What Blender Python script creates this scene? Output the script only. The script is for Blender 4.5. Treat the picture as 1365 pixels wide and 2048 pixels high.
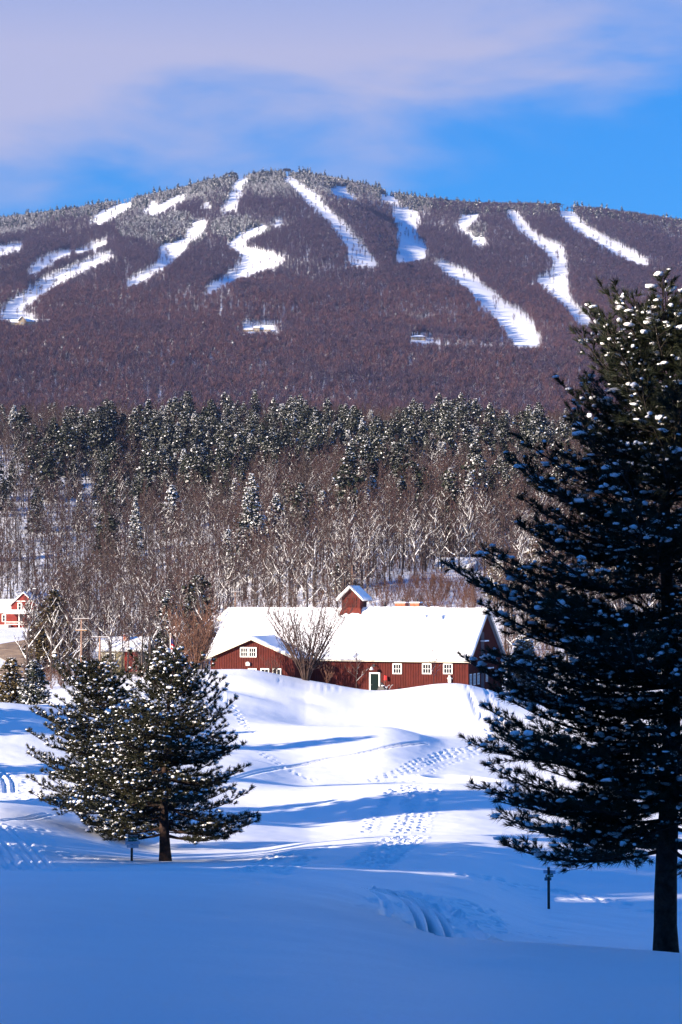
import bpy, math, random
import numpy as np
from mathutils import Vector

scene = bpy.context.scene
col = scene.collection
for o in list(bpy.data.objects):
    bpy.data.objects.remove(o)

# ------------------------------------------------------------------ camera
FPX = 4000.0                      # focal length in pixels of the 1365 x 2048 photograph
PITCH = math.atan(156.0 / FPX)    # looking slightly up
cam_data = bpy.data.cameras.new("camera")
cam_data.sensor_fit = 'VERTICAL'
cam_data.sensor_height = 36.0
cam_data.lens = 36.0 * FPX / 2048.0
cam_data.clip_start = 0.5
cam_data.clip_end = 20000.0
cam = bpy.data.objects.new("camera", cam_data)
cam.rotation_euler = (math.pi / 2 + PITCH, 0, 0)
col.objects.link(cam)
scene.camera = cam
scene.render.resolution_x = 682
scene.render.resolution_y = 1024

# ------------------------------------------------------------------ light
SUN_EL = math.radians(15.5)
SUN_AZ = math.radians(-118.0)     # compass angle of the sun from +Y towards +X: behind the viewer, to the left
TO_SUN = Vector((math.sin(SUN_AZ) * math.cos(SUN_EL), math.cos(SUN_AZ) * math.cos(SUN_EL), math.sin(SUN_EL)))
world = bpy.data.worlds.new("World")
scene.world = world
world.use_nodes = True
wn, wl = world.node_tree.nodes, world.node_tree.links
wn.clear()
def W(t, **kw):
    n = wn.new(t)
    for k, v in kw.items():
        setattr(n, k, v)
    return n
def wmath(op, a, b=None, c=None, clamp=False):
    n = W('ShaderNodeMath', operation=op, use_clamp=clamp)
    for i, s in enumerate((a, b, c)):
        if s is None: continue
        if isinstance(s, (int, float)): n.inputs[i].default_value = s
        else: wl.new(s, n.inputs[i])
    return n.outputs[0]
sky = W('ShaderNodeTexSky', sky_type='NISHITA', sun_disc=False, sun_elevation=SUN_EL, sun_rotation=SUN_AZ, altitude=400, air_density=1.0, dust_density=0.05, ozone_density=6.0)
hs = W('ShaderNodeHueSaturation')
hs.inputs['Hue'].default_value = 0.520
hs.inputs['Saturation'].default_value = 2.9
hs.inputs['Value'].default_value = 1.36
gm = W('ShaderNodeGamma')
gm.inputs['Gamma'].default_value = 0.58
wl.new(sky.outputs[0], gm.inputs[0])
wl.new(gm.outputs[0], hs.inputs['Color'])
tc = W('ShaderNodeTexCoord')
sep = W('ShaderNodeSeparateXYZ')
wl.new(tc.outputs['Generated'], sep.inputs[0])
mp = W('ShaderNodeMapping')
mp.inputs['Location'].default_value = (3.3, 0.0, 1.2)
mp.inputs['Scale'].default_value = (7.0, 7.0, 22.0)
wl.new(tc.outputs['Generated'], mp.inputs[0])
nz = W('ShaderNodeTexNoise')
nz.inputs['Scale'].default_value = 1.0
nz.inputs['Detail'].default_value = 7.0
nz.inputs['Roughness'].default_value = 0.5
nz.inputs['Distortion'].default_value = 0.3
wl.new(mp.outputs[0], nz.inputs['Vector'])
xcl = wmath('MINIMUM', wmath('MAXIMUM', sep.outputs[0], -0.25), 0.25)
edge = wmath('MULTIPLY_ADD', xcl, 0.21, 0.206)                     # lower edge of the cloud sheet, higher towards the right
t = wmath('DIVIDE', wmath('SUBTRACT', sep.outputs[2], edge), 0.055)
t = wmath('ADD', t, wmath('MULTIPLY', wmath('SUBTRACT', nz.outputs[0], 0.47), 2.4))
low = wmath('SMOOTHSTEP' if False else 'MULTIPLY', wmath('MINIMUM', wmath('MAXIMUM', t, 0.0), 1.0), 1.0)
low = wmath('MULTIPLY', wmath('MULTIPLY', low, low), wmath('SUBTRACT', 3.0, wmath('MULTIPLY', low, 2.0)))
hi = wmath('MULTIPLY_ADD', wmath('MINIMUM', wmath('MAXIMUM', wmath('DIVIDE', wmath('SUBTRACT', sep.outputs[2], 0.262), 0.10), 0.0), 1.0), -1.0, 1.0)
cl = wmath('MULTIPLY', wmath('MULTIPLY', low, hi), 0.86)
mix = W('ShaderNodeMix', data_type='RGBA')
wl.new(cl, mix.inputs[0])
pale = W('ShaderNodeMix', data_type='RGBA')              # the air near the horizon is paler
wl.new(wmath('MULTIPLY', wmath('POWER', 2.718, wmath('MULTIPLY', wmath('MAXIMUM', sep.outputs[2], 0.0), -4.0)), 0.32), pale.inputs[0])
wl.new(hs.outputs[0], pale.inputs[6])
pale.inputs[7].default_value = (0.8, 1.3, 1.6, 1.0)
wl.new(pale.outputs[2], mix.inputs[6])
CLOUD = (1.85, 1.8, 2.45)
mix.inputs[7].default_value = (*CLOUD, 1.0)
bg = W('ShaderNodeBackground')
bg.inputs['Strength'].default_value = 0.10
wl.new(mix.outputs[2], bg.inputs['Color'])
wo = W('ShaderNodeOutputWorld')
wl.new(bg.outputs[0], wo.inputs['Surface'])

sd = bpy.data.lights.new("sun", 'SUN')
sd.energy = 5.0
sd.angle = math.radians(0.5)
sd.color = (1.0, 0.84, 0.66)
so = bpy.data.objects.new("sun", sd)
so.rotation_euler = TO_SUN.to_track_quat('Z', 'Y').to_euler()
so.location = (-60, -40, 60)
col.objects.link(so)

scene.view_settings.view_transform = 'Standard'
scene.view_settings.look = 'None'
scene.view_settings.exposure = 1.6
scene.view_settings.gamma = 1.0
scene.view_settings.use_curve_mapping = False
scene.cycles.max_bounces = 6
scene.cycles.diffuse_bounces = 2

# ------------------------------------------------------------------ materials
def material(name, base, rough=0.85, var=None, scale=3.0, bump=0.0, bscale=20.0, bdist=0.02, spec=0.3, detail=4.0, metallic=0.0):
    """base colour, a second colour mixed in by noise, and a noise bump, all in object space"""
    m = bpy.data.materials.new(name)
    m.use_nodes = True
    n, l = m.node_tree.nodes, m.node_tree.links
    p = n['Principled BSDF']
    p.inputs['Base Color'].default_value = (*base, 1)
    p.inputs['Roughness'].default_value = rough
    p.inputs['Metallic'].default_value = metallic
    p.inputs['Specular IOR Level'].default_value = spec
    c = None
    if var or bump:
        c = n.new('ShaderNodeTexCoord')
    if var:
        t = n.new('ShaderNodeTexNoise')
        t.inputs['Scale'].default_value = scale
        t.inputs['Detail'].default_value = detail
        l.new(c.outputs['Object'], t.inputs['Vector'])
        r = n.new('ShaderNodeMapRange')
        r.inputs['From Min'].default_value = 0.36
        r.inputs['From Max'].default_value = 0.64
        l.new(t.outputs[0], r.inputs[0])
        x = n.new('ShaderNodeMix')
        x.data_type = 'RGBA'
        x.inputs[6].default_value = (*base, 1)
        x.inputs[7].default_value = (*var, 1)
        l.new(r.outputs[0], x.inputs[0])
        l.new(x.outputs[2], p.inputs['Base Color'])
    if bump:
        t = n.new('ShaderNodeTexNoise')
        t.inputs['Scale'].default_value = bscale
        t.inputs['Detail'].default_value = 5
        l.new(c.outputs['Object'], t.inputs['Vector'])
        b = n.new('ShaderNodeBump')
        b.inputs['Strength'].default_value = bump
        b.inputs['Distance'].default_value = bdist
        l.new(t.outputs[0], b.inputs['Height'])
        l.new(b.outputs[0], p.inputs['Normal'])
    return m

def snowy(name, base, var, lo, hi, facing=(-0.42, -0.22, 0.85), nscale=2.0, snowcol=(0.86, 0.87, 0.9), namp=0.5):
    """bark or twig with snow colour on the faces that look up and to the left"""
    m = material(name, base, 0.9, var, 1.5)
    n, l = m.node_tree.nodes, m.node_tree.links
    p = n['Principled BSDF']
    src = p.inputs['Base Color'].links[0].from_socket
    g = n.new('ShaderNodeNewGeometry')
    d = n.new('ShaderNodeVectorMath'); d.operation = 'DOT_PRODUCT'
    l.new(g.outputs['Normal'], d.inputs[0])
    d.inputs[1].default_value = facing  # snow colour goes on faces turned up, left and towards the viewer
    c = n.new('ShaderNodeTexCoord')
    t = n.new('ShaderNodeTexNoise')
    t.inputs['Scale'].default_value = nscale
    t.inputs['Detail'].default_value = 2
    l.new(c.outputs['Object'], t.inputs['Vector'])
    a = n.new('ShaderNodeMath'); a.operation = 'MULTIPLY_ADD'
    l.new(t.outputs[0], a.inputs[0]); a.inputs[1].default_value = namp
    l.new(d.outputs['Value'], a.inputs[2])
    r = n.new('ShaderNodeMapRange')
    r.inputs['From Min'].default_value = lo
    r.inputs['From Max'].default_value = hi
    l.new(a.outputs[0], r.inputs[0])
    x = n.new('ShaderNodeMix'); x.data_type = 'RGBA'
    l.new(r.outputs[0], x.inputs[0])
    l.new(src, x.inputs[6])
    x.inputs[7].default_value = (*snowcol, 1)
    l.new(x.outputs[2], p.inputs['Base Color'])
    return m

M = {}
def snow_mat(name, c1, c2, scale, b1, b1s, b1d, b2, b2s, b2d):
    m = material(name, c1, 0.55, c2, scale, spec=0.2)
    n, l = m.node_tree.nodes, m.node_tree.links
    p = n['Principled BSDF']
    c = n.new('ShaderNodeTexCoord')
    prev = None
    for st, sc, di in ((b1, b1s, b1d), (b2, b2s, b2d)):
        t = n.new('ShaderNodeTexNoise'); t.inputs['Scale'].default_value = sc; t.inputs['Detail'].default_value = 4
        l.new(c.outputs['Object'], t.inputs['Vector'])
        b = n.new('ShaderNodeBump'); b.inputs['Strength'].default_value = st; b.inputs['Distance'].default_value = di
        l.new(t.outputs[0], b.inputs['Height'])
        if prev: l.new(prev, b.inputs['Normal'])
        prev = b.outputs[0]
    l.new(prev, p.inputs['Normal'])
    return m
M['snow'] = snow_mat('fresh snow', (0.90, 0.91, 0.93), (0.86, 0.88, 0.92), 0.15, 0.35, 0.9, 0.06, 0.45, 14.0, 0.014)
M['slope'] = snow_mat('slope snow', (0.88, 0.89, 0.92), (0.80, 0.82, 0.88), 0.02, 0.4, 0.05, 0.8, 0.3, 0.4, 0.2)
M['clump'] = material('snow clump', (0.90, 0.91, 0.94), 0.6, bump=0.4, bscale=30, bdist=0.02, spec=0.2)
M['needle'] = material('dark pine needles', (0.012, 0.017, 0.009), 0.6, (0.024, 0.029, 0.013), 1.2, spec=0.25)
M['needle_red'] = material('olive pine needles', (0.018, 0.022, 0.010), 0.6, (0.04, 0.038, 0.016), 1.2, spec=0.25)
M['bark_dark'] = material('dark pine bark', (0.020, 0.016, 0.014), 0.95, (0.05, 0.04, 0.034), 9, 1.0, 14, 0.05)
M['bark_red'] = material('reddish pine bark', (0.014, 0.010, 0.009), 0.95, (0.045, 0.024, 0.017), 6, 1.0, 18, 0.03)
M['bark_grey'] = snowy('grey bark with snow', (0.035, 0.026, 0.024), (0.07, 0.052, 0.046), 0.86, 1.05)
M['branch'] = snowy('grey branch with snow', (0.040, 0.028, 0.025), (0.075, 0.052, 0.044), 0.98, 1.2)
M['twig'] = snowy('brown twigs', (0.028, 0.0145, 0.0165), (0.056, 0.030, 0.031), 1.15, 1.35)
M['twig_far'] = snowy('purple brown far twigs', (0.036, 0.020, 0.034), (0.066, 0.040, 0.056), 1.10, 1.35)
M['twig_far_red'] = snowy('reddish far twigs', (0.056, 0.026, 0.033), (0.09, 0.044, 0.052), 1.05, 1.35)
M['twig_far_blue'] = snowy('grey violet far twigs', (0.026, 0.018, 0.040), (0.044, 0.032, 0.060), 1.0, 1.35)
M['branch_snow'] = snowy('snow laden branch', (0.05, 0.035, 0.03), (0.09, 0.064, 0.055), 0.50, 0.72)
M['twig_red'] = snowy('red brown twigs', (0.048, 0.023, 0.022), (0.085, 0.044, 0.038), 1.15, 1.35)
M['twig_dark'] = snowy('dark twigs', (0.022, 0.014, 0.014), (0.045, 0.028, 0.026), 1.2, 1.4)
M['twig_frost'] = snowy('frosted twigs', (0.10, 0.088, 0.10), (0.26, 0.24, 0.265), 0.75, 1.2)
M['stem_tan'] = snowy('tan shrub stems', (0.10, 0.047, 0.029), (0.18, 0.092, 0.06), 1.2, 1.45)
M['crossarm'] = material('dark crossarm wood', (0.07, 0.05, 0.042), 0.9, (0.11, 0.08, 0.068), 4)
M['stem_dark'] = snowy('dark shrub stems', (0.035, 0.022, 0.019), (0.085, 0.052, 0.043), 1.25, 1.5)
M['con'] = snowy('conifer foliage', (0.009, 0.014, 0.007), (0.020, 0.026, 0.011), 1.02, 1.5, facing=(-0.62, -0.30, 0.72), nscale=1.2, snowcol=(0.5, 0.5, 0.48))  # paler grey on the faces turned left and up
M['con_brown'] = material('brownish conifer foliage', (0.06, 0.048, 0.02), 0.8, (0.12, 0.085, 0.035), 0.6)
M['con_far'] = snowy('far conifer foliage', (0.020, 0.032, 0.030), (0.04, 0.05, 0.045), 0.95, 1.2)
M['con_frost'] = snowy('frosted conifer foliage', (0.05, 0.06, 0.065), (0.3, 0.31, 0.33), 0.55, 0.95)
M['barn_red'] = material('barn red boards', (0.058, 0.0068, 0.0042), 0.85, (0.084, 0.0105, 0.0065), 1.4, 0.3, 30, 0.01)
M['batten_red'] = material('barn red battens', (0.068, 0.008, 0.0052), 0.85, (0.094, 0.0125, 0.008), 2.0)
M['house_red'] = material('house red clapboard', (0.13, 0.011, 0.008), 0.8, (0.17, 0.017, 0.011), 1.0)
M['shingle_red'] = material('red shingles', (0.09, 0.014, 0.010), 0.9, (0.14, 0.026, 0.017), 5, 0.8, 12, 0.03)
M['white'] = material('white trim paint', (0.80, 0.79, 0.75), 0.6, (0.74, 0.72, 0.68), 3)
M['cream'] = material('cream fascia paint', (0.70, 0.62, 0.48), 0.6, (0.62, 0.54, 0.42), 3)
M['glass'] = material('dark window glass', (0.012, 0.014, 0.018), 0.08, spec=0.5)
M['door_green'] = material('dark green door', (0.006, 0.014, 0.012), 0.85, spec=0.1)
M['dark_metal'] = material('dark metal', (0.02, 0.022, 0.028), 0.5, spec=0.4)
M['grey_metal'] = material('grey metal', (0.28, 0.29, 0.31), 0.5)
M['lead'] = material('grey gable boards', (0.05, 0.045, 0.06), 0.8)
M['brick'] = material('red brick', (0.30, 0.085, 0.045), 0.9, (0.42, 0.16, 0.09), 5, 0.5, 14, 0.03)
M['stucco'] = material('beige wall', (0.22, 0.19, 0.12), 0.9, (0.17, 0.145, 0.09), 1)
M['lodge'] = material('tan lodge wall', (0.34, 0.27, 0.18), 0.9, (0.27, 0.21, 0.14), 0.3)
M['wood_pole'] = material('weathered pole wood', (0.20, 0.12, 0.085), 0.9, (0.30, 0.19, 0.14), 4)
M['post'] = material('dark sign post', (0.035, 0.03, 0.027), 0.9, (0.06, 0.052, 0.047), 8)
M['sign_black'] = material('black sign board', (0.012, 0.012, 0.014), 0.5)
M['sign_green'] = material('green sign board', (0.012, 0.11, 0.085), 0.5)
M['sign_blue'] = material('pale blue sign board', (0.33, 0.47, 0.60), 0.5, (0.28, 0.42, 0.56), 8)
M['sign_teal'] = material('teal sign board', (0.05, 0.19, 0.28), 0.5)
M['sign_white'] = material('white lettering', (0.75, 0.77, 0.78), 0.5)
M['road'] = material('sanded snowy road', (0.42, 0.30, 0.19), 0.9, (0.24, 0.165, 0.11), 0.35, detail=6)
M['red'] = material('red cloth', (0.55, 0.03, 0.03), 0.8)
M['navy'] = material('blue cloth', (0.03, 0.04, 0.15), 0.8)
M['suit'] = material('dark ski suit', (0.02, 0.025, 0.04), 0.8)
M['skin'] = material('skin', (0.45, 0.27, 0.2), 0.7)
M['insul'] = material('ceramic insulator', (0.25, 0.24, 0.23), 0.3)
M['amber'] = material('orange crossarm', (0.26, 0.13, 0.035), 0.7)

# ------------------------------------------------------------------ mesh helpers
class Geo:
    def __init__(s):
        s.V, s.F, s.n = [], [], 0
    def add(s, V, F, mat=0):
        V = np.asarray(V, dtype=np.float32).reshape(-1, 3)
        F = np.asarray(F, dtype=np.int32)
        s.V.append(V); s.F.append((F + s.n, mat)); s.n += len(V)
        return s
    def box(s, x0, x1, y0, y1, z0, z1, mat=0):
        V = [(x0, y0, z0), (x1, y0, z0), (x1, y1, z0), (x0, y1, z0), (x0, y0, z1), (x1, y0, z1), (x1, y1, z1), (x0, y1, z1)]
        return s.add(V, [(0, 3, 2, 1), (4, 5, 6, 7), (0, 1, 5, 4), (1, 2, 6, 5), (2, 3, 7, 6), (3, 0, 4, 7)], mat)
    def prism(s, poly, a, b, axis, mat=0):
        """extrude a 2-D polygon along axis ('x': poly is (y,z); 'y': poly is (x,z))"""
        n = len(poly)
        V = [((a,) + tuple(p)) if axis == 'x' else (p[0], a, p[1]) for p in poly] + [((b,) + tuple(p)) if axis == 'x' else (p[0], b, p[1]) for p in poly]
        for i in range(n):
            j = (i + 1) % n
            s.add([V[i], V[j], V[n + j], V[n + i]], [(0, 1, 2, 3)], mat)
        base = [V[i] for i in range(n)]; top = [V[n + i] for i in range(n)]
        for ring in (base, top):
            c = np.mean(np.array(ring), axis=0)
            s.add(list(ring) + [tuple(c)], [(i, (i + 1) % n, n) for i in range(n)], mat)
        return s
    def tube(s, P, R, k=6, mat=0, cap=False):
        P = np.asarray(P, dtype=float); n = len(P)
        R = np.broadcast_to(np.asarray(R, dtype=float), (n,))
        T = np.gradient(P, axis=0)
        T /= np.linalg.norm(T, axis=1)[:, None] + 1e-9
        ref = np.array((0.0, 0, 1.0)) if abs(T[:, 2]).mean() < 0.8 else np.array((0.0, 1.0, 0.0))
        A = np.cross(T, ref); A /= np.linalg.norm(A, axis=1)[:, None] + 1e-9
        B = np.cross(A, T)
        an = np.arange(k) * 2 * math.pi / k
        V = P[:, None] + R[:, None, None] * (np.cos(an)[None, :, None] * A[:, None] + np.sin(an)[None, :, None] * B[:, None])
        i, j = np.meshgrid(np.arange(n - 1), np.arange(k), indexing='ij')
        a = i * k + j; b = i * k + (j + 1) % k
        s.add(V.reshape(-1, 3), np.stack([a, b, b + k, a + k], -1).reshape(-1, 4), mat)
        if cap:
            for r, e in ((0, P[0]), (n - 1, P[-1])):
                s.add(np.vstack([V[r], e]), [(q, (q + 1) % k, k) for q in range(k)], mat)
        return s
    def build(s, name, mats, parent=None, smooth=False, link=True):
        me = mesh_from(name, s, mats, smooth)
        o = bpy.data.objects.new(name, me)
        if link: col.objects.link(o)
        if parent: o.parent = parent
        return o

def mesh_from(name, g, mats, smooth=False):
    V = np.concatenate(g.V) if g.V else np.zeros((0, 3), np.float32)
    loops = np.concatenate([f.reshape(-1) for f, _ in g.F]).astype(np.int32)
    sizes = np.concatenate([np.full(len(f), f.shape[1], np.int32) for f, _ in g.F])
    mi = np.concatenate([np.full(len(f), m, np.int32) for f, m in g.F])
    me = bpy.data.meshes.new(name)
    me.vertices.add(len(V)); me.vertices.foreach_set('co', V.astype(np.float32).reshape(-1))
    me.loops.add(len(loops)); me.loops.foreach_set('vertex_index', loops)
    me.polygons.add(len(sizes))
    st = np.zeros(len(sizes), np.int32); st[1:] = np.cumsum(sizes)[:-1]
    me.polygons.foreach_set('loop_start', st)
    me.polygons.foreach_set('loop_total', sizes)
    me.polygons.foreach_set('material_index', mi)
    me.polygons.foreach_set('use_smooth', np.full(len(sizes), smooth, dtype=bool))
    for m in (mats if isinstance(mats, (list, tuple)) else [mats]):
        me.materials.append(m)
    me.update(calc_edges=True)
    return me

def tag(o, label=None, cat=None, group=None, kind=None):
    if label: o['label'] = label
    if cat: o['category'] = cat
    if group: o['group'] = group
    if kind: o['kind'] = kind
    return o
def empty(name, loc=(0, 0, 0), rz=0.0):
    o = bpy.data.objects.new(name, None)
    o.location = loc; o.rotation_euler = (0, 0, rz); o.empty_display_size = 0.2
    col.objects.link(o)
    return o
def copy_tree(o, parent=None):
    c = o.copy(); col.objects.link(c)
    if parent: c.parent = parent
    for ch in o.children: copy_tree(ch, c)
    return c

# ------------------------------------------------------------------ photograph <-> place
CP, SP = math.cos(PITCH), math.sin(PITCH)
def ray(u, v):
    xn = (np.asarray(u, float) - 682.5) / FPX
    yn = (1024.0 - np.asarray(v, float)) / FPX
    return xn, CP - yn * SP, SP + yn * CP
def azT(u, v):
    x, y, z = ray(u, v)
    return np.arctan2(x, y), z / np.hypot(x, y)
def project(P):
    P = np.asarray(P, float)
    f = P[..., 1] * CP + P[..., 2] * SP
    up = -P[..., 1] * SP + P[..., 2] * CP
    f = np.maximum(f, 1e-3)
    return 682.5 + FPX * P[..., 0] / f, 1024.0 - FPX * up / f
def at(u, v, Y):
    """the point on the ray of pixel (u, v) at depth Y"""
    x, y, z = ray(u, v)
    k = Y / y
    return Vector((float(x * k), float(Y), float(z * k)))

def vnoise(x, y, seed=0):
    xi, yi = np.floor(x).astype(np.int64), np.floor(y).astype(np.int64)
    fx, fy = x - xi, y - yi
    fx = fx * fx * fx * (fx * (fx * 6 - 15) + 10); fy = fy * fy * fy * (fy * (fy * 6 - 15) + 10)
    def h(a, b):
        n = (a * 374761393 + b * 668265263 + seed * 974711) & 0x7fffffff
        n = ((n ^ (n >> 13)) * 1274126177) & 0x7fffffff
        return ((n ^ (n >> 16)) & 0xffff) / 65535.0
    return (h(xi, yi) * (1 - fx) + h(xi + 1, yi) * fx) * (1 - fy) + (h(xi, yi + 1) * (1 - fx) + h(xi + 1, yi + 1) * fx) * fy - 0.5
def fbm(x, y, seed=0, o=4):
    t = 0; a = 1.0
    for i in range(o):
        t = t + a * vnoise(x, y, seed + i * 17); x = x * 2.03 + 11.3; y = y * 2.03 + 5.7; a *= 0.5
    return t
def pchip(x, Y, q):
    x = np.asarray(x, float); Y = np.asarray(Y, float)
    one = Y.ndim == 1
    if one: Y = Y[:, None]
    h = np.diff(x)[:, None]; d = np.diff(Y, axis=0) / h
    m = np.zeros_like(Y); m[0] = d[0]; m[-1] = d[-1]
    w1 = 2 * h[1:] + h[:-1]; w2 = h[1:] + 2 * h[:-1]
    ok = d[:-1] * d[1:] > 0
    with np.errstate(divide='ignore', invalid='ignore'):
        hm = (w1 + w2) / (w1 / d[:-1] + w2 / d[1:])
    m[1:-1] = np.where(ok, hm, 0)
    q = np.clip(q, x[0], x[-1])
    i = np.clip(np.searchsorted(x, q, side='right') - 1, 0, len(x) - 2)
    t = ((q - x[i]) / (x[i + 1] - x[i]))[:, None]; H = (x[i + 1] - x[i])[:, None]
    r = Y[i] * (1 + 2 * t) * (1 - t) ** 2 + m[i] * H * t * (1 - t) ** 2 + Y[i + 1] * t * t * (3 - 2 * t) + m[i + 1] * H * t * t * (t - 1)
    return r[:, 0] if one else r

# ------------------------------------------------------------------ the lie of the land
# heights are set by the ground lines seen in the photograph: for each distance r, the picture height of the ground across the view
UC = [-300, 0, 200, 330, 480, 620, 760, 900, 1100, 1365, 1700]
LAND = {
    1.0: [7600] * 11,
    6.0: [2450] * 11,
    12: [2035] * 11,
    20: [1890, 1890, 1890, 1892, 1895, 1900, 1912, 1935, 1945, 1950, 1955],
    30: [1810, 1812, 1814, 1816, 1820, 1830, 1850, 1879, 1891, 1911, 1930],
    36: [1783, 1785, 1786, 1788, 1792, 1803, 1826, 1884, 1896, 1920, 1935],
    42: [1762, 1763, 1764, 1765, 1767, 1776, 1804, 1856, 1888, 1912, 1925],
    48: [1747, 1748, 1746, 1746, 1747, 1758, 1788, 1825, 1870, 1893, 1905],
    56: [1752, 1754, 1755, 1752, 1751, 1758, 1776, 1788, 1846, 1865, 1880],
    66: [1735, 1737, 1736, 1731, 1733, 1736, 1746, 1757, 1818, 1832, 1845],
    76: [1688, 1692, 1712, 1721, 1718, 1706, 1708, 1714, 1762, 1782, 1790],
    88: [1625, 1630, 1668, 1697, 1698, 1684, 1671, 1668, 1682, 1712, 1720],
    96: [1600, 1606, 1640, 1672, 1676, 1684, 1680, 1677, 1687, 1697, 1705],
    110: [1598, 1602, 1598, 1620, 1632, 1640, 1630, 1628, 1642, 1645, 1650],
    125: [1540, 1550, 1550, 1575, 1590, 1580, 1568, 1567, 1590, 1602, 1605],
    135: [1480, 1490, 1510, 1538, 1550, 1573, 1571, 1573, 1586, 1582, 1585],
    150: [1400, 1405, 1440, 1485, 1495, 1505, 1507, 1532, 1548, 1545, 1545],
    162: [1412, 1415, 1400, 1435, 1460, 1452, 1453, 1484, 1505, 1505, 1505],
    170: [1420, 1425, 1390, 1405, 1430, 1453, 1463, 1473, 1482, 1480, 1480],
    188: [1428, 1432, 1395, 1342, 1338, 1361, 1381, 1366, 1412, 1420, 1425],
    205: [1428, 1430, 1405, 1370, 1368, 1384, 1393, 1392, 1422, 1410, 1410],
    225: [1418, 1420, 1405, 1385, 1380, 1380, 1380, 1382, 1400, 1395, 1395],
    260: [1385, 1385, 1375, 1360, 1352, 1345, 1345, 1348, 1355, 1350, 1350],
    300: [1352, 1352, 1345, 1330, 1310, 1285, 1262, 1262, 1270, 1270, 1270],
    350: [1318, 1316, 1310, 1290, 1240, 1190, 1165, 1160, 1165, 1165, 1165],
    400: [1270, 1266, 1262, 1245, 1190, 1140, 1112, 1110, 1112, 1112, 1112],
    450: [1252, 1250, 1240, 1200, 1140, 1085, 1065, 1062, 1062, 1062, 1062],
    540: [1130, 1128, 1118, 1085, 1040, 1010, 1000, 1000, 1000, 1000, 1000],
    620: [1020, 1015, 1010, 1000, 975, 960, 955, 955, 955, 955, 955],
    720: [925, 920, 915, 910, 907, 905, 905, 905, 905, 905, 905],
    850: [872, 870, 868, 870, 872, 875, 880, 885, 890, 895, 900],
    1100: [892] * 11,
    1350: [842] * 11,
    1750: [702, 702, 703, 705, 706, 706, 708, 712, 716, 716, 716],
    1950: [664, 664, 664, 665, 666, 667, 672, 680, 692, 692, 692],
}
RU = [-1500, -700, -300, 0, 150, 250, 330, 420, 480, 560, 620, 700, 830, 950, 1050, 1200, 1365, 1700, 2100, 2900]
RV = [620, 530, 480, 443, 424, 406, 391, 368, 358, 352, 356, 370, 402, 416, 418, 427, 450, 486, 540, 640]
FAR = {2150: 0.20, 2350: 0.345, 2600: 0.52, 2850: 0.675, 3100: 0.825, 3300: 0.935, 3450: 1.0}
u_in = np.arange(-262, 1630, 3.4)
u_all = np.concatenate([np.linspace(-1500, -270, 16), u_in, np.linspace(1640, 2900, 16)])
az_in = np.arctan((u_all - 682.5) / FPX)
def out_az(a0):
    return a0 + (math.pi - a0) * (np.linspace(0, 1, 19)[1:] ** 1.6)
AZ = np.concatenate([-out_az(-az_in[0])[::-1], az_in, out_az(az_in[-1])])
RR = np.concatenate([np.geomspace(0.6, 8, 22), np.exp(np.arange(math.log(8.1), math.log(40), 0.011)), np.exp(np.arange(math.log(40), math.log(56), 0.003)), np.exp(np.arange(math.log(56), math.log(174), 0.00155)), np.exp(np.arange(math.log(174), math.log(262), 0.006)), np.exp(np.arange(math.log(262), math.log(3700), 0.02)), np.geomspace(3750, 9500, 24)])
UA = np.clip(682.5 + FPX * np.tan(np.clip(AZ, -1.2, 1.2)), -1500, 2900)
ctl_r, ctl_v = [], []
for r, row in LAND.items():
    ctl_r.append(r); ctl_v.append(pchip(UC, row, UA))
vr = pchip(RU, RV, UA)
for r, s in FAR.items():
    base = ctl_v[-1] if r == 2150 else base0
    if r == 2150: base0 = base
    ctl_r.append(r); ctl_v.append(base0 + (vr - base0) * s)
for r, dv in ((3700, 25), (4300, 160), (5600, 420)):
    ctl_r.append(r); ctl_v.append(np.minimum(vr + dv, 1120))
ctl_r.append(9600); ctl_v.append(np.full(len(UA), 1165.0))
VV = pchip(np.log(ctl_r), np.array(ctl_v), np.log(RR))
_, TT = azT(np.clip(UA, -1500, 2900)[None, :], VV)
ZZ = RR[:, None] * TT
# away from the view the ground behind the viewer is a gentle snowy upland
def smooth(a, b, x):
    t = np.clip((x - a) / (b - a), 0, 1); return t * t * (3 - 2 * t)
wout = smooth(math.radians(24), math.radians(62), np.abs(AZ))[None, :]
ZO = -1.9 - 2.5 * smooth(5, 60, RR)[:, None] - 0.01 * np.minimum(RR, 3000)[:, None]
ZZ = ZZ * (1 - wout) + ZO * wout
XX = RR[:, None] * np.sin(AZ)[None, :]; YY = RR[:, None] * np.cos(AZ)[None, :]
nearw = smooth(12, 60, RR)[:, None] * (1 - smooth(150, 260, RR)[:, None])
ZZ += smooth(9, 20, RR)[:, None] * (1 - smooth(60, 90, RR)[:, None]) * 0.07 * fbm((XX + YY * .4) / 2.2, YY / 5.0, 13, 3)
ZZ += nearw * 0.10 * fbm(XX / 7.0, YY / 7.0, 3, 3) + (1 - smooth(200, 260, RR)[:, None]) * 0.02 * fbm(XX / 0.9, YY / 0.9, 9, 2)
farw = smooth(300, 900, RR)[:, None] * (1 - smooth(3350, 3450, RR)[:, None])
ZZ += farw * (4.0 * fbm(XX / 110.0, YY / 160.0, 21, 3)) + smooth(1900, 2500, RR)[:, None] * (1 - smooth(3300, 3450, RR)[:, None]) * 20.0 * fbm((XX + 0.35 * YY) / 150.0, YY / 520.0, 33, 3)

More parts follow.
